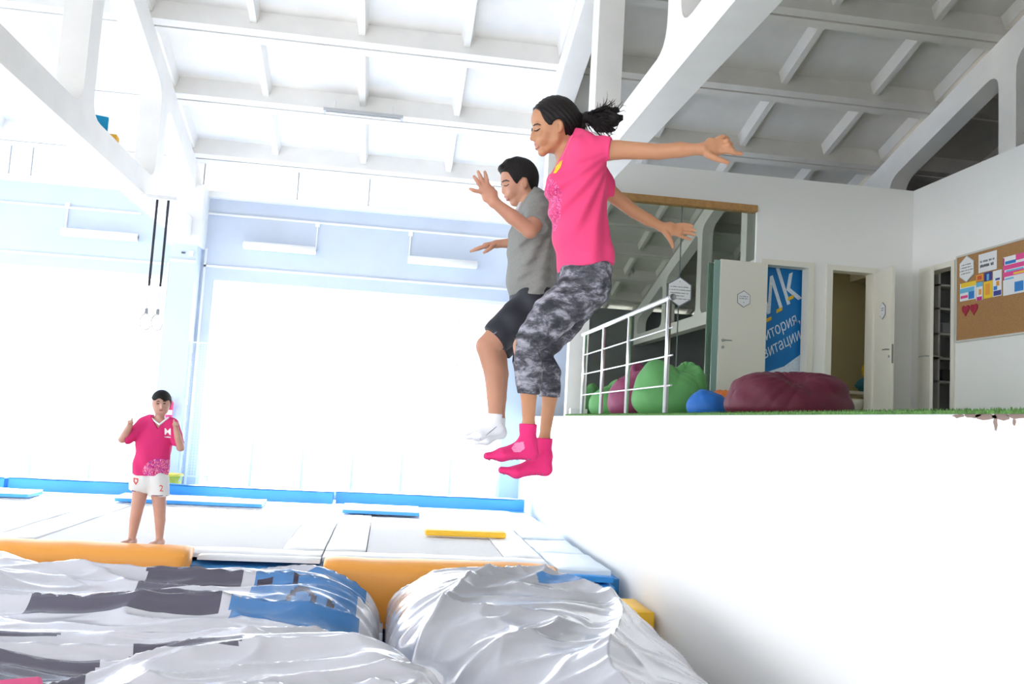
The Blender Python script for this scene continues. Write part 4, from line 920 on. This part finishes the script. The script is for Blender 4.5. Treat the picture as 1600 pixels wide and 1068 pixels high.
# socks
sock_p = mat('hot_pink_sock',(.70,.02,.16),.85,bump=.15,bscale=60); sole_p = mat('grey_rubber_grip',(.22,.12,.20),.7); pale_p = mat('pale_pink_patch',(.85,.25,.45),.85)
for nm,F in (('sock',fn),('sock',ff)):
    so = Solid(np.minimum.reduce([F['toe'],F['heel'],F['ank'][0]])-.06,np.maximum.reduce([F['toe'],F['heel'],F['ank'][0]])+.06,.0032)
    foot(so,r=11.6*s,**F); top = F['ank'][0]+np.array([0,0,6*s]); 
    so.cap(F['ank'][0]+np.array([0,0,4*s]),F['ank'][0]-np.array([0,0,3*s]),13.4*s,12.9*s,.006); so.keep(lambda x,y,z: (z-top[2])+0*x+0*y)
    k_ = so.build(nm, sock_p, girl)
    for t in np.linspace(.08,.95,8):   # rubber grips under the sole
        base = F['heel']*(1-t)+F['toe']*t; gm_ = MB(); 
        pts = [np.array([base[0]+.004*math.sin(q*2),base[1]+q,base[2]-(7.6-2.2*t)*s-.0012+.10*q*q*6]) for q in np.linspace(-.026,.026,7)]
        gm_.tube([p-np.array(girl.location) for p in pts],.0028,6).build('grip', sole_p, k_).parent = k_
    if F is fn:
        decal('patch', so, [(799,700),(805,691),(818,690),(820,700),(813,706),(803,706)], pale_p, girl, .002)
# face details
stroke('eyelash', bd, [(834.5,204),(837,204.5),(840,203.5),(844,200.5)], .0030, brow_m, girl, .001, 3.3)
stroke('eyebrow', bd, [(833.5,196.5),(836,194.5),(840,193.5),(845,195.5)], .0030, brow_m, girl, .001, 3.3)
stroke('lips', bd, [(835.5,225),(838.5,225.2),(842,226)], 0.0032, lip_m, girl, .0004, 3.3); stroke('lips', bd, [(837,231.5),(840,231),(842.5,228.5)], .0032, lip_m, girl, .0008, 3.3)
# hair: cap, gathered band, flying pony tail
hr.ball(P(869,186),(37*s,31.5*s,36.5*s),.01).ball(P(880,195),(28*s,29*s,30*s),.02).cap(P(884,196),P(905,183),(20*s,18*s),(6*s,6.5*s),.02).cap(P(882,200),P(888,212),(20*s,12*s),(14*s,6*s),.02)
hl = [(815,160,0),(832,169,0),(837,172,-8),(844,179,-16),(850,189,-23),(858,195,-28),(863,193,-30),(867,187,-31),(875,185,-31),(880,190,-31),(883,203,-30),(887,217,-24),(896,224,-14),(930,225,-10)]
hx_ = np.array([P(*a)[0] for a in hl]); hz_ = np.array([P(*a)[2] for a in hl])
hr.keep(lambda x,y,z: np.where(True,(np.interp(x.ravel(),hx_,hz_).reshape(x.shape)-z)*.6,0)+0*y)
hr.ripple(lambda x,y,z: .0011*np.sin((z*1.0+x*.9)*260+np.sin(y*60)*1.5))
hair_g = hr.build('hair', hair_m, girl)
MB().tube([tuple(P(907+7.5*math.sin(t)*.25,183+7.5*math.cos(t),7.5*math.sin(t))-np.array(girl.location)) for t in np.linspace(0,2*math.pi,17)],.0055,8).build('hair_band', mat('pale_hair_band',(.6,.58,.55),.6), girl, True)
R = random.Random(11); loc = np.array(girl.location)
pt = Solid([G(890,235)[0],3.14,G(930,225)[2]],[G(985,200)[0],3.46,G(930,148)[2]],.0034)
pt.chain([P(905,183),P(920,184),P(940,186),P(958,187),P(969,184)],[6.5*s,9*s,12*s,11*s,5*s],.015); pt.chain([P(925,190),P(942,199),P(958,203)],[8*s,8*s,3*s],.012); pt.chain([P(930,180),P(950,174),P(964,172)],[7*s,7*s,4*s],.012)
pt.chain([P(910,186),P(911,200),P(909,212)],[4*s,3.5*s,1.6*s],.008)
pt.ripple(lambda x,y,z: .0020*np.sin(z*330+np.sin(x*55)*2.2+y*60)+.0016*np.sin(y*300+x*40))
tail = pt.build('ponytail', hair_m, girl)
mb = MB()
for i in range(120):
    st = P(910+6*R.random(),180+6*R.random(),R.uniform(-4,4)); ang = R.uniform(-.42,.5); L_ = R.uniform(34,62); bend = R.uniform(-.5,1.1); wob = R.uniform(1.5,4); ph_ = R.random()*6.28; dd = R.uniform(-13,13); pts = []; x_,y_ = 908.0,183.0; a_ = ang
    for q in range(15):
        t = q/14; pts.append(P(x_+wob*t*math.sin(t*9+ph_)*.6,y_+wob*t*math.cos(t*9+ph_),dd*min(1,t*2.2)+wob*t*math.sin(t*8+ph_))-loc)
        a_ += bend*.22*(t**1.5)*(1 if ang > 0 else -1.0)*(-1 if R.random() < .04 else 1); x_ += L_/14*math.cos(a_); y_ += L_/14*math.sin(a_)
    w = R.uniform(.0022,.0046); mb.tube(pts,[w*(.6+.4*min(1,q/4))*(1-(q/14)**2.2*.88) for q in range(15)],5)
for (pts,w) in (([(950,175),(956,168),(955,160),(951,156)],.0016),([(956,173),(961,166),(960,158)],.0018),([(962,172),(968,164),(973,158)],.0020),([(966,172),(974,164),(979,166)],.0016),([(965,176),(975,172),(978,176)],.0014),([(915,196),(919,205),(926,210),(932,214)],.0016),([(918,195),(925,206),(934,210)],.0020),([(928,201),(937,211),(950,214),(957,208)],.003),([(946,205),(955,207),(963,201),(966,194)],.0022),([(921,192),(920,202),(922,212)],.0014)):
    pp = [P(*q,R.uniform(-6,-2))-loc for q in pts]; mb.tube(pp,[w*1.2,w,w*.8,w*.25][:len(pp)] if len(pp) > 3 else [w*1.2,w*.8,w*.3],5)
q = mb.build('hair_strands', hair_m, tail, True); q['kind'] = 'stuff'
# ================================================================== the boy in grey
G2 = Plane2(4.0); t_ = G2.s
guy = empty('person', tuple(G2(770,695))); tag(guy,'person in grey T-shirt, black shorts and white socks in mid jump','person','people jumping')
sk2 = skin('light_tan_skin',(.50,.25,.16))
def Q(x,y,d=0): return G2(x,y,d*t_)
def QM(x,y,d,sd):
    p = Q(x,y,-d); p[1] = 4.0+sd*d*t_; return p
gb = Solid([Q(700,280)[0]-.03,3.58,Q(760,702)[2]],[Q(885,400)[0],4.45,Q(800,240)[2]],.0042)
gb.ball(Q(812,279),(27.5*t_,24*t_,28.5*t_),.01)
gb.cap(Q(798,282),Q(803,300),(20*t_,13*t_),(18*t_,12*t_),.02); gb.cap(Q(818,302),Q(804,315),(20*t_,8*t_),(9*t_,6*t_),.02); gb.cap(Q(818,288),Q(815,304),(22*t_,10*t_),(20*t_,9*t_),.02)
gb.ball(Q(792,273),(8*t_,16*t_,11*t_),.02); gb.ball(Q(803,316.5),(6*t_,8*t_,5*t_),.012)
gb.chain([Q(789,287),Q(787,295),Q(786.8,300)],[2.2*t_,2.8*t_,3.1*t_],.012)
for sd in (-1,1):
    gb.ball(QM(790.5,288,9,sd),(4.2*t_,5.5*t_,3.6*t_),.012,'cut'); gb.ball(QM(793,288,8.5,sd),(4.4*t_,5*t_,4.2*t_),.006)
    gb.ball(QM(790,282.5,8,sd),(4*t_,8*t_,2.3*t_),.012); gb.ball(QM(800,298,12,sd),(6*t_,6*t_,6*t_),.02)
    gb.ball(QM(820,286,25,sd),(5.2*t_,3.6*t_,9*t_),.004); gb.ball(QM(819,285.5,29.5,sd),(2.6*t_,2.6*t_,5.4*t_),.003,'cut')
gb.ball(Q(791,306.5),(2.4*t_,5.5*t_,1.7*t_),.006).ball(Q(793.4,311.5),(2.4*t_,5*t_,1.8*t_),.006); gb.ball(Q(789.6,309),(2.8*t_,5.5*t_,.8*t_),.002,'cut')
gh = gb.shell(np.array([Q(768,262)[0],3.86,Q(810,310)[2]]),np.array([Q(850,280)[0],4.14,Q(810,236)[2]]),2.0*t_)
gb.ball(Q(797.5,304),(8.5*t_,12*t_,9*t_),.012).cap(Q(794,285),Q(793,298),(5*t_,5*t_),(7*t_,6*t_),.012); gb.ball(Q(787.8,309),(2.8*t_,5.5*t_,.7*t_),.002,'cut')
gb.chain([Q(824,294),Q(831,314),Q(836,332)],[(16*t_,12.5*t_),(17*t_,13.5*t_),(26*t_,18*t_)],.02)
GT = [(330,836,26,58),(370,832,31,54),(410,831,31,48),(450,832,30,50),(480,832,28,48)]
for (y0,c0,a0,w0),(y1,c1,a1,w1) in zip(GT,GT[1:]): gb.cap(Q(c0,y0),Q(c1,y1),(w0*t_,a0*t_),(w1*t_,a1*t_),.03)
# near arm: elbow bent, hand raised; far arm held forward
gA = [Q(842,325,-56),Q(838,345,-72),Q(828,360,-86),Q(800,338,-92),Q(772,316,-96)]
gb.chain(gA,[17*t_,13.5*t_,11.5*t_,10.8*t_,(8.4*t_,7.6*t_)],.02)
gF = [Q(842,330,56),Q(838,372,68),Q(806,379,74),Q(776,381,80)]
gb.chain(gF,[17*t_,12*t_,9.5*t_,(8*t_,6.2*t_)],.02)
d = -96
hand(gb,[(Q(772,316,d),Q(766,306,d-1),(6.5*t_,8*t_),(6*t_,10.5*t_)),(Q(766,306,d-1),Q(757,293,d-3),(5.5*t_,11*t_),(4.8*t_,10*t_))],0,[
 ([Q(751,299.5,d-3),Q(744,298.5,d-4),Q(739,297,d-4),Q(734.5,295,d-3)],[3.7*t_,3.2*t_,2.9*t_,2.4*t_]),
 ([Q(752,291.5,d-4),Q(747.5,285.5,d-6),Q(744,280.5,d-6),Q(740.8,275.5,d-4)],[3.9*t_,3.5*t_,3.1*t_,2.6*t_]),
 ([Q(756,288,d-4),Q(752.5,280.5,d-6),Q(749.7,274,d-6),Q(747,268,d-4)],[3.9*t_,3.6*t_,3.2*t_,2.7*t_]),
 ([Q(761.5,289,d-3),Q(760.3,281,d-5),Q(759,274.5,d-5),Q(757.5,268.5,d-3)],[3.9*t_,3.5*t_,3.1*t_,2.6*t_]),
 ([Q(769,307,d+5),Q(771,301,d+12),Q(771,297,d+15),Q(770,293.5,d+17)],[4.6*t_,3.8*t_,3.2*t_,2.7*t_])])
d = 80
hand(gb,[(Q(776,381,d),Q(758,384,d),(9*t_,5.5*t_),(11*t_,5*t_))],0,[
 ([Q(760,384,d-9),Q(752,386,d-10),Q(745,389,d-10),Q(738,392,d-9)],[3.8*t_,3.3*t_,3.0*t_,2.4*t_]),
 ([Q(758,384.5,d-3),Q(750,386.5,d-3),Q(743,389,d-3),Q(735.5,392.5,d-2)],[3.8*t_,3.4*t_,3.0*t_,2.5*t_]),
 ([Q(758,384.5,d+4),Q(750,387,d+4),Q(743,389.5,d+4),Q(737,392,d+4)],[3.7*t_,3.3*t_,2.9*t_,2.4*t_]),
 ([Q(760,384.5,d+10),Q(753,387,d+11),Q(748,389,d+11),Q(743,391,d+11)],[3.4*t_,3.0*t_,2.7*t_,2.2*t_]),
 ([Q(771,384,d-8),Q(766,388,d-13),Q(761,391.5,d-14),Q(756,394.5,d-14)],[4.4*t_,3.6*t_,3.1*t_,2.5*t_])])
gL = [Q(832,478,-24),Q(796,508,-34),Q(761,541,-40),Q(772,580,-38),Q(773,618,-36),Q(773,650,-34)]
gR = [26*t_,22*t_,16.5*t_,15.5*t_,12*t_,9.6*t_]
gK = [Q(834,480,24),Q(806,512,30),Q(776,548,34),Q(780,584,34),Q(780,622,32),Q(779,656,30)]
gb.chain(gL,gR,.02); gb.chain(gK,[r*.95 for r in gR],.02)
gfn = dict(ank=(Q(773,648,-34),Q(772,662,-34)),heel=Q(778,669,-34),ball=Q(748,680,-37),toe=Q(730,682,-39))
gff = dict(ank=(Q(779,654,30),Q(778,668,30)),heel=Q(783,676,30),ball=Q(760,687,29),toe=Q(744,690,28))
foot(gb,r=8.8*t_,**gfn,extra=-1.2*t_); foot(gb,r=8.8*t_,**gff,extra=-1.2*t_)
gb.build('body', sk2, guy)
# grey T-shirt
greyt = mat('grey_tshirt',(.22,.22,.205),.85,noise=.08,nscale=120,bump=.15,bscale=20)
gs = Solid([Q(780,480)[0],3.66,Q(830,482)[2]],[Q(895,400)[0],4.36,Q(830,292)[2]],.0042)
GS = [(316,838,17,46),(340,836,31,62),(375,832,36,58),(410,831,37,54),(445,831,36,55),(475,831,36,56)]
for (y0,c0,a0,w0),(y1,c1,a1,w1) in zip(GS,GS[1:]): gs.cap(Q(c0,y0),Q(c1,y1),(w0*t_,a0*t_),(w1*t_,a1*t_),.03)
gs.chain([Q(830,304),Q(832,318),Q(836,334)],[(20*t_,12*t_),(30*t_,17*t_),(50*t_,26*t_)],.04)
gs.chain([Q(842,322,-54),Q(841,338,-66),Q(838,352,-77)],[20*t_,17.5*t_,17*t_],.03); gs.chain([Q(842,328,54),Q(840,350,62)],[19*t_,16*t_],.03)
n_ = gA[2]-gA[1]; c_ = Q(833,347,-78); gs.put(Q(790,390,-120),Q(880,330,-40)+.05,lambda x,y,z: np.where(y < 4.0-61*t_,-((x-c_[0])*n_[0]+(y-c_[1])*n_[1]+(z-c_[2])*n_[2])/np.linalg.norm(n_),1.0),.002,'cut')
gs.plane(Q(820,466),(.03,0,-1))
gs.keep(lambda x,y,z: np.where((np.abs(y-4.0) < 26*t_)&(z > Q(820,335)[2]),-(x-Q(829,300)[0])*.88+(z-Q(829,300)[2])*.48,-1))
ag = Q(845,350)
gs.ripple(lambda x,y,z: .006*np.sin(np.arctan2(-(z-ag[2])+.05,-(x-ag[0])+.05)*22+y*8)*np.clip(-(z-ag[2])*4+.2,0,1)+.003*np.sin(z*45+x*25+np.sin(y*12)*2)*np.clip(-(z-ag[2])*3-.5,0,1)+.003*np.sin(z*120-x*70)*(y < 4.0-42*t_))
gs.build('tshirt', greyt, guy)
cg = Solid([Q(805,345)[0],3.86,Q(830,345)[2]],[Q(850,340)[0],4.14,Q(830,292)[2]],.0042)
ring = [Q(830-13*(.5-.5*math.cos(q)),302+22*(.5-.5*math.cos(q)),21*math.sin(q)) for q in np.linspace(0,2*math.pi,25)]
cg.chain(ring,[2.4*t_]*25,.004); cg.build('collar', greyt, guy)
sc_ = Solid([Q(795,340)[0],3.9,Q(810,340)[2]],[Q(830,330)[0],4.1,Q(810,308)[2]],.0042); sc_.cap(Q(813,319,-7),Q(808,331,-9),(9*t_,3.5*t_),(8*t_,4.5*t_),.01); 
spk = mat('black_white_scarf',(.5,.5,.5),.8); nt = spk.node_tree; b = nt.nodes['Principled BSDF']; ck = nt.nodes.new('ShaderNodeTexVoronoi'); ck.inputs['Scale'].default_value = 90; rp = nt.nodes.new('ShaderNodeValToRGB'); rp.color_ramp.interpolation = 'CONSTANT'; rp.color_ramp.elements[0].color = (.01,.01,.015,1); rp.color_ramp.elements[1].position = .45; rp.color_ramp.elements[1].color = (.75,.75,.78,1)
nt.links.new(ck.outputs['Distance'],rp.inputs['Fac']); nt.links.new(rp.outputs['Color'],b.inputs['Base Color']); sc_.build('neck_lining', spk, guy)
# shorts
shm2 = mat('black_shorts',(.012,.014,.022),.6,bump=.12,bscale=16)
so = Solid([Q(740,565)[0],3.72,Q(800,565)[2]],[Q(885,480)[0],4.28,Q(830,450)[2]],.0042)
so.cap(Q(832,460),Q(832,480),(55*t_,35*t_),(54*t_,34*t_),.03)
so.chain([gL[0],gL[1],gL[1]*.2+gL[2]*.8,gL[2]],[30*t_,27*t_,23*t_,22.5*t_],.025); so.chain([gK[0],gK[1],gK[1]*.1+gK[2]*.9,gK[2]],[30*t_,27*t_,22*t_,21*t_],.025)
hn = (gL[2]-gL[1]); hn /= np.linalg.norm(hn); hp = Q(772,527,-40)
so.keep(lambda x,y,z: np.where(y < 4.0,((x-hp[0])*hn[0]+(y-hp[1])*hn[1]+(z-hp[2])*hn[2]),((x-hp[0]-.075)*hn[0]+(z-hp[2]+.045)*hn[2])))
so.keep(lambda x,y,z: (z-Q(830,455)[2])+0*x+0*y)
so.ripple(lambda x,y,z: .003*np.sin((x+z)*40+np.sin(y*20)*2))
so.build('shorts', shm2, guy)
stroke('shorts_mark', so, [(768,519),(771,521),(774,520),(777,517)], .0022, mat('grey_logo',(.25,.27,.32),.5), guy, .001)
# socks
sock_w = mat('white_sock',(.82,.83,.88),.85,bump=.12,bscale=60)
for F in (gfn,gff):
    so2 = Solid(np.minimum.reduce([F['toe'],F['heel'],F['ank'][0]])-.06,np.maximum.reduce([F['toe'],F['heel'],F['ank'][0]])+.06,.0036); foot(so2,r=9.4*t_,**F); top = F['ank'][0]+np.array([0,0,2*t_]); so2.cap(F['ank'][0]+np.array([0,0,1*t_]),F['ank'][0]-np.array([0,0,4*t_]),11.4*t_,11*t_,.006)
    so2.keep(lambda x,y,z: (z-top[2])+0*x+0*y); k_ = so2.build('sock', sock_w, guy)
    if F is gfn: stroke('sock_stripe', so2, [(741,689),(750,686),(760,679),(770,671),(776,666)], .0022, inkl, guy, .001)
# face and hair
stroke('eyelash', gb, [(787.5,289.5),(789.5,290.3),(792,290),(795,287.5)], .0029, brow_m, guy, .001, 4.0)
stroke('eyebrow', gb, [(784.5,284.5),(787,282.5),(791,281.5),(796,283)], .0040, brow_m, guy, .001, 4.0)
stroke('lips', gb, [(788.2,306.8),(790.5,307),(793.5,308.5)], .0030, lip_m, guy, .0012, 4.0); stroke('lips', gb, [(791,312),(793,311.7),(795,310.3)], .0030, lip_m, guy, .0012, 4.0)
gh.ball(Q(813,277),(29*t_,25.6*t_,31.5*t_),.01).chain([Q(806,256),Q(794,258),Q(783,263)],[(20*t_,10*t_),(19*t_,8.5*t_),(15*t_,5*t_)],.015).cap(Q(824,280),Q(831,298),(20*t_,11*t_),(16*t_,8*t_),.02)
hl = [(765,266,0),(778,269,0),(785,270,-4),(793,271,-12),(798,277,-18),(804,284,-22),(808,287,-23),(812,281,-24),(816,276,-25),(823,277,-25),(827,286,-25),(831,298,-20),(838,304,-10),(860,306,-8)]
hx2 = np.array([Q(*a)[0] for a in hl]); hz2 = np.array([Q(*a)[2] for a in hl])
gh.keep(lambda x,y,z: (np.interp(x.ravel(),hx2,hz2).reshape(x.shape)-z)*.6+0*y)
gh.ripple(lambda x,y,z: .0009*np.sin(x*310+np.sin(z*90+y*70)*2)*np.sin(y*330+z*220))
gh.build('hair', mat('short_dark_hair',(.010,.008,.0075),.6,spec=.25,bump=.4,bscale=300), guy)
# ================================================================== the child standing on the trampoline
G3 = Plane2(9.16); c3 = G3.s
kid = empty('person',(G3(228,850)[0],9.16,ZT0)); tag(kid,'dark-haired person in magenta shirt and white shorts standing on the trampoline','person')
sk3 = skin('fair_skin',(.60,.34,.26))
def K(x,y,d=0): return G3(x,y,d*c3)
X1 = (1,0,0)
kb = Solid([K(178,690)[0]-.03,8.78,ZT0-.01],[K(292,700)[0],9.75,K(250,606)[2]],.0065)
kb.ball(K(252,628),(12.6*c3,14*c3,16*c3),.01).ball(K(252,639,-3),(10*c3,9.5*c3,9*c3),.02)
kb.cap(K(252.5,633,-13),K(252.5,637,-14),1.3*c3,1.8*c3,.01)
for sx in (-1,1): kb.ball(K(252+sx*12,631,0),(1.8*c3,3*c3,4*c3),.006); kb.ball(K(252+sx*4.6,630.5,-13.2),(3*c3,2.2*c3,1.8*c3),.008,'cut')
kb.cap(K(251,644),K(248,660),6*c3,7.5*c3,.02)
for a,b,ra,rb in ((K(246,664),K(240,700),(22*c3,9*c3),(20*c3,11*c3)),(K(240,700),K(233,750),(20*c3,12*c3),(23*c3,13*c3))): kb.cap(a,b,ra,rb,.03,X1)
kb.chain([K(222,664,-2),K(203,682,-4),K(191,686,-8),K(199,672,-16),K(203,664,-18)],[8.5*c3,7*c3,5.4*c3,5*c3,3.9*c3],.02)
kb.chain([K(270,664,-2),K(278,684,-4),K(282,699,-8),K(278,682,-16),K(275,670,-18)],[8.5*c3,7*c3,5.4*c3,5*c3,3.9*c3],.02)
for (hx,hy,sx) in ((203,661,1),(275,664,-1)):
    hand(kb,[(K(hx,hy+3,-18),K(hx+.5*sx,hy-2,-19),(4.2*c3,3*c3),(4.6*c3,3*c3))],0,[
     ([K(hx+2.5*sx,hy-1,-19),K(hx+3*sx,hy-5,-19.5),K(hx+3.2*sx,hy-8.5,-19)],[1.7*c3,1.5*c3,1.2*c3]),
     ([K(hx+1*sx,hy-2,-20),K(hx+1.2*sx,hy-4,-23),K(hx+1.2*sx,hy-.5,-24)],[1.7*c3,1.5*c3,1.3*c3]),
     ([K(hx-1*sx,hy-2,-20),K(hx-1*sx,hy-3.6,-23),K(hx-1*sx,hy-.2,-24)],[1.7*c3,1.5*c3,1.3*c3]),
     ([K(hx-2.8*sx,hy-1.5,-19.5),K(hx-2.8*sx,hy-2.8,-22),K(hx-2.8*sx,hy+.4,-23)],[1.5*c3,1.4*c3,1.2*c3]),
     ([K(hx+3.5*sx,hy+1,-20),K(hx+4.5*sx,hy-1.5,-22),K(hx+3*sx,hy-2.5,-24)],[1.7*c3,1.5*c3,1.2*c3])],.006)
kb.chain([K(222,752),K(216,786,-2),K(211,812,1),K(205,847,2)],[12.5*c3,9*c3,7.4*c3,4.4*c3],.02); kb.chain([K(246,752),K(249,786,-2),K(250,812,1),K(249,846,2)],[12.5*c3,9*c3,7.4*c3,4.4*c3],.02)
for x,y in ((205,847),(249,846)):
    a = K(x,y,2); b = np.array([a[0]-.02,a[1]-.14,ZT0+.035]); h0 = np.array([a[0],a[1]+.03,ZT0+.04]); kb.cap(a,h0,5*c3,.042,.02); kb.cap(h0,b,(.04,.04),(.045,.03),.02,X1)
    kb.cap(b,b+np.array([-.005,-.05,-.005]),(.044,.028),(.036,.022),.02,X1)
kb.keep(lambda x,y,z: (ZT0+.004-z)+0*x+0*y)
kb.build('body', sk3, kid)
pinks = mat('magenta_tshirt',(.68,.02,.16),.8,bump=.1,bscale=14)
ks = Solid([K(186,680)[0],8.9,K(230,750)[2]],[K(288,700)[0],9.65,K(250,648)[2]],.0065)
for a,b,ra,rb in ((K(247,660),K(241,695),(24*c3,12.5*c3),(24*c3,14*c3)),(K(241,695),K(234,744),(24*c3,14*c3),(25.5*c3,16*c3))): ks.cap(a,b,ra,rb,.04,X1)
ks.chain([K(224,663,-2),K(208,678,-4),K(200,684,-6)],[10*c3,9*c3,8.8*c3],.03); ks.chain([K(268,663,-2),K(275,680,-4),K(278,692,-6)],[10*c3,8.8*c3,8.4*c3],.03)
a_ = K(203,684,-6); ks.keep(lambda x,y,z: np.where(x < K(214,680)[0],-(x-K(199.5,680)[0])*.75+(K(199,685)[2]-z)*.0-0.0,-1)); ks.keep(lambda x,y,z: np.where(x > K(268,690)[0],(K(277,696)[2]-z),-1)+0*y)
ks.keep(lambda x,y,z: np.where((np.abs(x-K(251,655)[0]) < 11*c3),(z-K(251,669)[2]-np.abs(x-K(251,655)[0])*1.5),-1)+0*y)
ks.ripple(lambda x,y,z: .005*np.sin(x*38+z*14+np.sin(z*9)*1.5)*np.clip((K(250,690)[2]-z)*5,0,1))
ks.plane(K(234,742),(.03,0,-1)); ks.build('tshirt', pinks, kid)
nt = pinks.node_tree; b = nt.nodes['Principled BSDF']; c = K(252,735); mx = print_mask(nt,c[0],9.2,c[2],.16,.4,.13,16,(.95,.55,.72),(.35,.05,.40),(.68,.02,.16),.47,3); nt.links.new(mx.outputs[2],b.inputs['Base Color'])
cv = Solid([K(232,680)[0],8.95,K(250,680)[2]],[K(272,650)[0],9.5,K(250,645)[2]],.0065); cv.chain([K(236.5,653,-8),K(249,663,-13),K(263,652,-8)],[1.5*c3]*3,.004); cv.build('collar', mat('white_cotton',(.85,.85,.85),.8), kid)
def wrap_text(body, px, py, size, m, parent, solid, name, ang=0):
    me = text_mesh(body, size, name, bold=.004*size, extrude=0); n = len(me.vertices); co = np.zeros(n*3); me.vertices.foreach_get('co',co); co = co.reshape(-1,3); out_ = []
    for x,y,_ in co:
        h = solid.hit(px+x,py-y+.06*x,.004); out_.append((h if h is not None else G3(px+x,py-y))-np.array(parent.location))
    me.vertices.foreach_set('co',np.array(out_).ravel()); me.update(); return link(name, me, m, parent)
wm = mat('white_print',(.88,.86,.88),.7); rm = mat('red_print',(.75,.10,.08),.7)
wrap_text('M',262,674.5,15,wm,kid,ks,'lettering'); stroke('lettering', ks, [(256.5,682.3),(259,682.4),(262,682.5),(265,682.7),(267,682.8)], .007, wm, kid, .001)
kt = Solid([K(195,785)[0],8.9,K(235,782)[2]],[K(272,700)[0],9.6,K(235,735)[2]],.0065)
kt.cap(K(234,736),K(233,754),(21*c3,12*c3),(25.5*c3,14*c3),.03,X1); kt.chain([K(222,750),K(216,772,-1),K(214,782,-1)],[16.5*c3,14*c3,14*c3],.025); kt.chain([K(246,750),K(249,774,-1),K(250,784,-1)],[16.5*c3,14*c3,14*c3],.025)
kt.keep(lambda x,y,z: np.where(x < K(234,760)[0],K(215,766)[2]-.17*(x-K(215,766)[0])-z,K(249,774)[2]-z)+0*y); kt.ripple(lambda x,y,z: .004*np.sin(x*45+z*12))
kt.build('shorts', mat('white_shorts',(.80,.80,.78),.8), kid)
wrap_text('2',252,763,14,rm,kid,kt,'lettering')
decal('crest', kt, [(208.5,746),(216,747),(216,752),(212.3,757.5),(208.5,752)], rm, kid, .004, .6); decal('crest_centre', kt, [(210.7,748.3),(214.2,748.8),(214.2,751.5),(212.3,754),(210.7,751.5)], wm, kid, .008, .5)
for pts in ([(206,766),(212,767.5),(218,769),(227,771.5)],[(237,773.5),(244,774),(252,774),(261,774)]): stroke('hem', kt, pts, .006, mat('dark_hem',(.2,.12,.2),.7), kid, .002)
kh = Solid([K(235,650)[0],8.95,K(250,645)[2]],[K(270,640)[0],9.5,K(250,606)[2]],.0055); kh.ball(K(252,626.5,.5),(14.2*c3,16*c3,16.6*c3),.01)
z0_ = K(252,624,-14)[2]; kh.keep(lambda x,y,z: np.maximum((z0_-z-np.clip((y-9.16)*1.4+.04,0,.13)+.012*np.sin(x*60)),-1)); kh.build('hair', mat('short_dark_hair'), kid)
for sx in (-1,1):
    stroke('eyebrow', kb, [(252+sx*2.4,627),(252+sx*5,626.3),(252+sx*7,627.5)], .0055, brow_m, kid, .001); stroke('eye', kb, [(252+sx*3,630.3),(252+sx*4.7,630.0),(252+sx*6.4,630.5)], .0075, brow_m, kid, .001)
stroke('lips', kb, [(249,640.5),(252,641.2),(255,640.5)], .007, lip_m, kid, .001)
